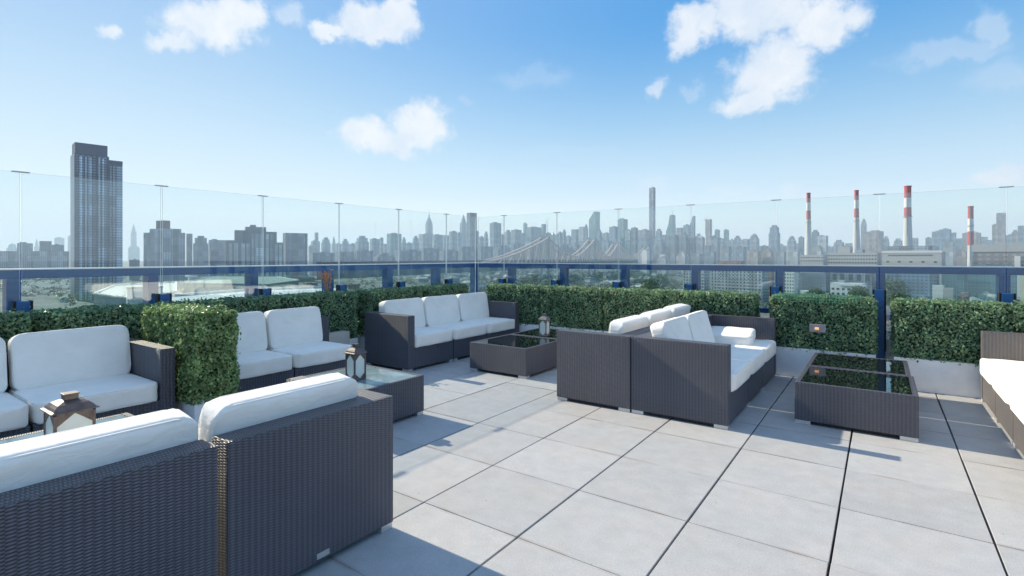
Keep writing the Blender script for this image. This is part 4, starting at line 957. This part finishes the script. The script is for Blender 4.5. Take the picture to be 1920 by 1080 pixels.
# tower crane on the skyline
def crane(x, yt, d, yb, label):
    p = at(x, d); k = d/F; t = empty('tower_crane', (p.x, p.y, zat(yb, d)), label, 'crane'); o = t.location
    MB(o).bar((p.x, p.y, zat(yb, d)), (p.x, p.y, zat(yt+4, d)), .7*k).build('mast', FA['dark'], t)
    a = at(x-3, d, zat(yt+6, d)); b = at(x+3.5, d, zat(yt-3, d)); MB(o).bar(a, b, .6*k).build('jib', FA['dark'], t)
crane(1026, 412, 3200, 438, 'thin tower crane standing over the broad block above the bridge'); crane(1323, 408, 3000, 440, 'small crane leaning off the slim brownish tower')

# pale roofs of the close neighbour on the left
def roofpoly(pts, z, zb, name, label, m, cat='building', extra=()):
    P = []
    for x, y in pts: d = (H-z)*F/(y-Y0); P.append(at(x, d).xy)
    c = sum((Vector(p) for p in P), Vector((0, 0)))/len(P); o = Vector((c.x, c.y, zb)); t = empty(name, o, label, cat)
    MB(o).prism([tuple(p) for p in P], zb, z).build('body', m, t)
    mb = MB(o)
    for a, b in zip(P, P[1:]+P[:1]): mb.bar((a.x, a.y, z+.25), (b.x, b.y, z+.25), .5, .5)
    mb.build('roof_edge', FA['white'], t)
    return t, P
roofm = mat('pale_roof', (.30, .32, .33), .85, noise_amt=.12, noise_scale=.08); roofw = mat('white_roof', (.56, .57, .56), .8, noise_amt=.08, noise_scale=.1)
roofpoly([(300,574),(640,548),(640,539),(470,545),(300,558)], -6, GZ, 'building', 'neighbour building with a long white roof strip below the left glass', roofw)
t, P = roofpoly([(176,552),(240,560),(330,548),(330,530),(215,536)], -10, GZ, 'building', 'low roofed neighbour building stepping down at the left of the white strip', roofm)
roofpoly([(345,531),(500,534),(560,526),(520,519),(400,518)], -14, GZ, 'building', 'pale green roofed hall behind the long white roof strip', mat('pale_green_roof', (.20, .27, .25), .85, noise_amt=.2, noise_scale=.1))
t = empty('roof_bulkhead', at(268, 70, -6), 'square white roof bulkhead seen below the left glass, just above the hedge block', 'roof bulkhead')
c, a, b, rot = bframe(236, 306, 68, .8); mb = MB(t.location); blk(mb, c, a, b, rot, -9.8, zat(541, 68)); mb.build('body', FA['white'], t); mb = MB(t.location); blk(mb, c, a, b, rot, zat(541, 68)+.002, zat(541, 68)+.25, fa=1.03, fb=1.03); mb.build('coping', FA['plain'], t)

# small houses, yards and trees down in the city
hc = {'white': mat('house_white', (.58, .57, .55), .8, noise_amt=.1, noise_scale=.2), 'grey': mat('house_grey', (.26, .27, .28), .8, noise_amt=.1, noise_scale=.2), 'brick': mat('house_brick', (.24, .14, .11), .85, noise_amt=.1, noise_scale=.2), 'dark': mat('house_dark', (.08, .09, .10), .8)}
rh = random.Random(21); protos = {}
for i in range(270):
    x = rh.choice([rh.uniform(880, 1290), rh.uniform(1480, 1930), rh.uniform(30, 880)]); d = rh.uniform(380, 1500)**1.0
    y = Y0+(H-GZ)*F/d
    if x < 330 and d > 700: continue
    w = rh.uniform(9, 26); dp = w*rh.uniform(.5, 1.2); h = rh.choice([5, 6, 8, 9, 12]); col = rh.choice(['white', 'white', 'grey', 'grey', 'brick', 'dark']); key = (col, int(rh.random()*3))
    p = at(x, d, GZ)
    if key not in protos:
        wb = 14; mb = MB(); mb.box((-wb/2, -5, 0), (wb/2, 5, 6)); hb = mb.build('walls', hc[col])
        mb = MB()
        if key[1] == 0: mb.rings([[(-7.2, -5.2, 6.002), (7.2, -5.2, 6.002), (7.2, 5.2, 6.002), (-7.2, 5.2, 6.002)], [(-6.5, -.2, 8.6), (6.5, -.2, 8.6), (6.5, .2, 8.6), (-6.5, .2, 8.6)]])
        else: mb.box((-6.6, -4.6, 6.002), (6.6, 4.6, 6.5)); mb.box((-2, -2, 6.5), (1, 1, 7.8))
        rb = mb.build('roof', hc['grey' if col != 'grey' else 'white'])
        protos[key] = (hb, rb, [True])
    hb, rb, first = protos[key]
    t = empty('low_house', p, f'small {dict(white="white", grey="grey", brick="reddish brick", dark="dark")[col]} low house among the far streets and trees below the railing', 'house', f'{col} houses far below the railing')
    t.rotation_euler = (0, 0, GRID+rh.choice([0, R(90)])+rh.uniform(-.05, .05)); t.scale = (w/14, dp/10, h/7)
    for pr in (hb, rb):
        if first[0]: q = pr
        else: q = pr.copy(); COL.objects.link(q)
        q.parent = t
    first[0] = False
def woodland():
    rg = np.random.default_rng(5); V = []; Fc = []; k = 0
    rt = random.Random(7)
    for i in range(3600):
        u = rt.random()
        if u < .55: x = rt.uniform(880, 1300); d = rt.uniform(420, 1900)
        elif u < .75: x = rt.uniform(1300, 1930); d = rt.uniform(300, 1100)
        else: x = rt.uniform(-20, 880); d = rt.uniform(540, 1500)
        if noise.noise(Vector((x*.012, d*.006, 3))) < -.18: continue
        p = at(x, d, GZ); s = rt.uniform(3.2, 7.5); hh = rt.uniform(6, 12)
        m = 24 if d > 700 else 42
        for j in range(m):                                   # loose leaf clumps instead of one ball
            c = Vector((p.x+rt.gauss(0, s*.45), p.y+rt.gauss(0, s*.45), GZ+hh*.35+abs(rt.gauss(0, hh*.32))))
            q = rt.uniform(.7, 1.7)*(1 if d > 800 else .35+.65*d/800)
            pts = [c+Vector((rt.gauss(0, 1), rt.gauss(0, 1), rt.gauss(0, .8))).normalized()*q for _ in range(4)]
            V += [tuple(v) for v in pts]; Fc += [(k, k+1, k+2), (k, k+2, k+3), (k, k+3, k+1), (k+1, k+3, k+2)]; k += 4
    me = bpy.data.meshes.new('woodland'); me.from_pydata(V, [], Fc); me.materials.append(leafmat('tree_leaf', (.022, .05, .018), (.085, .13, .04)))
    o = bpy.data.objects.new('woodland', me); COL.objects.link(o); tag(o, 'dense far-off street trees and woods between the houses below the railing', 'trees', kind='stuff')
woodland()
# a few single trees that read one by one
tm = leafmat('single_tree_leaf', (.03, .07, .02), (.11, .17, .045))
for n_, (x, y, h, lb) in enumerate([(1672, 560, 15, 'round green tree just right of the tall blue post, below the railing'), (1530, 566, 11, 'light green tree above the netted hedge, left'), (1610, 564, 11, 'light green tree above the netted hedge, right'), (1218, 552, 12, 'broad green tree below the railing right of the first wide bay')]):
    d = 300 if n_ else 260; p = at(x, d, GZ); t = empty('tree', p, lb, 'tree')
    zc = zat(y-10, d); r = random.Random(n_); c = Vector((p.x, p.y, zc)); s = h*.5
    MB(p).tube(p, c, 1.1, 8, .4).build('trunk', hc['dark'], t)
    V = []; Fc = []; k = 0
    for j in range(1400):
        v = Vector((r.gauss(0, 1), r.gauss(0, 1), r.gauss(0, 1))).normalized(); lump = 1+.35*noise.noise(v*2.2+Vector((n_, 0, 0)))
        q = v*s*lump*r.uniform(.55, 1)
        a = Vector((r.gauss(0, 1), r.gauss(0, 1), r.gauss(0, 1))).normalized()*.55; b = a.cross(v).normalized()*.5
        for w_ in (q-a, q+b, q+a, q-b): V.append(tuple(c-p+w_))
        Fc.append((k, k+1, k+2, k+3)); k += 4
    me = bpy.data.meshes.new('crown'); me.from_pydata(V, [], Fc); me.materials.append(tm); o = bpy.data.objects.new('crown', me); COL.objects.link(o); o.parent = t

# ---------------------------------------------------------------- air
mb = MB(); mb.box((-9300, -9300, GZ-1), (9300, 9300, 420)); hz = mb.build('haze', M['glass']); hz.data.materials.clear()
hm = bpy.data.materials.new('haze_air'); hm.use_nodes = True; nt = hm.node_tree; nt.nodes.remove(nt.nodes['Principled BSDF'])
pv = nt.nodes.new('ShaderNodeVolumePrincipled'); pv.inputs['Color'].default_value = (.64, .81, .95, 1); pv.inputs['Density'].default_value = 1.15e-4; pv.inputs['Anisotropy'].default_value = .15
nt.links.new(pv.outputs[0], nt.nodes['Material Output'].inputs['Volume']); hz.data.materials.append(hm); tag(hz, 'pale blue city haze', 'haze', kind='stuff')
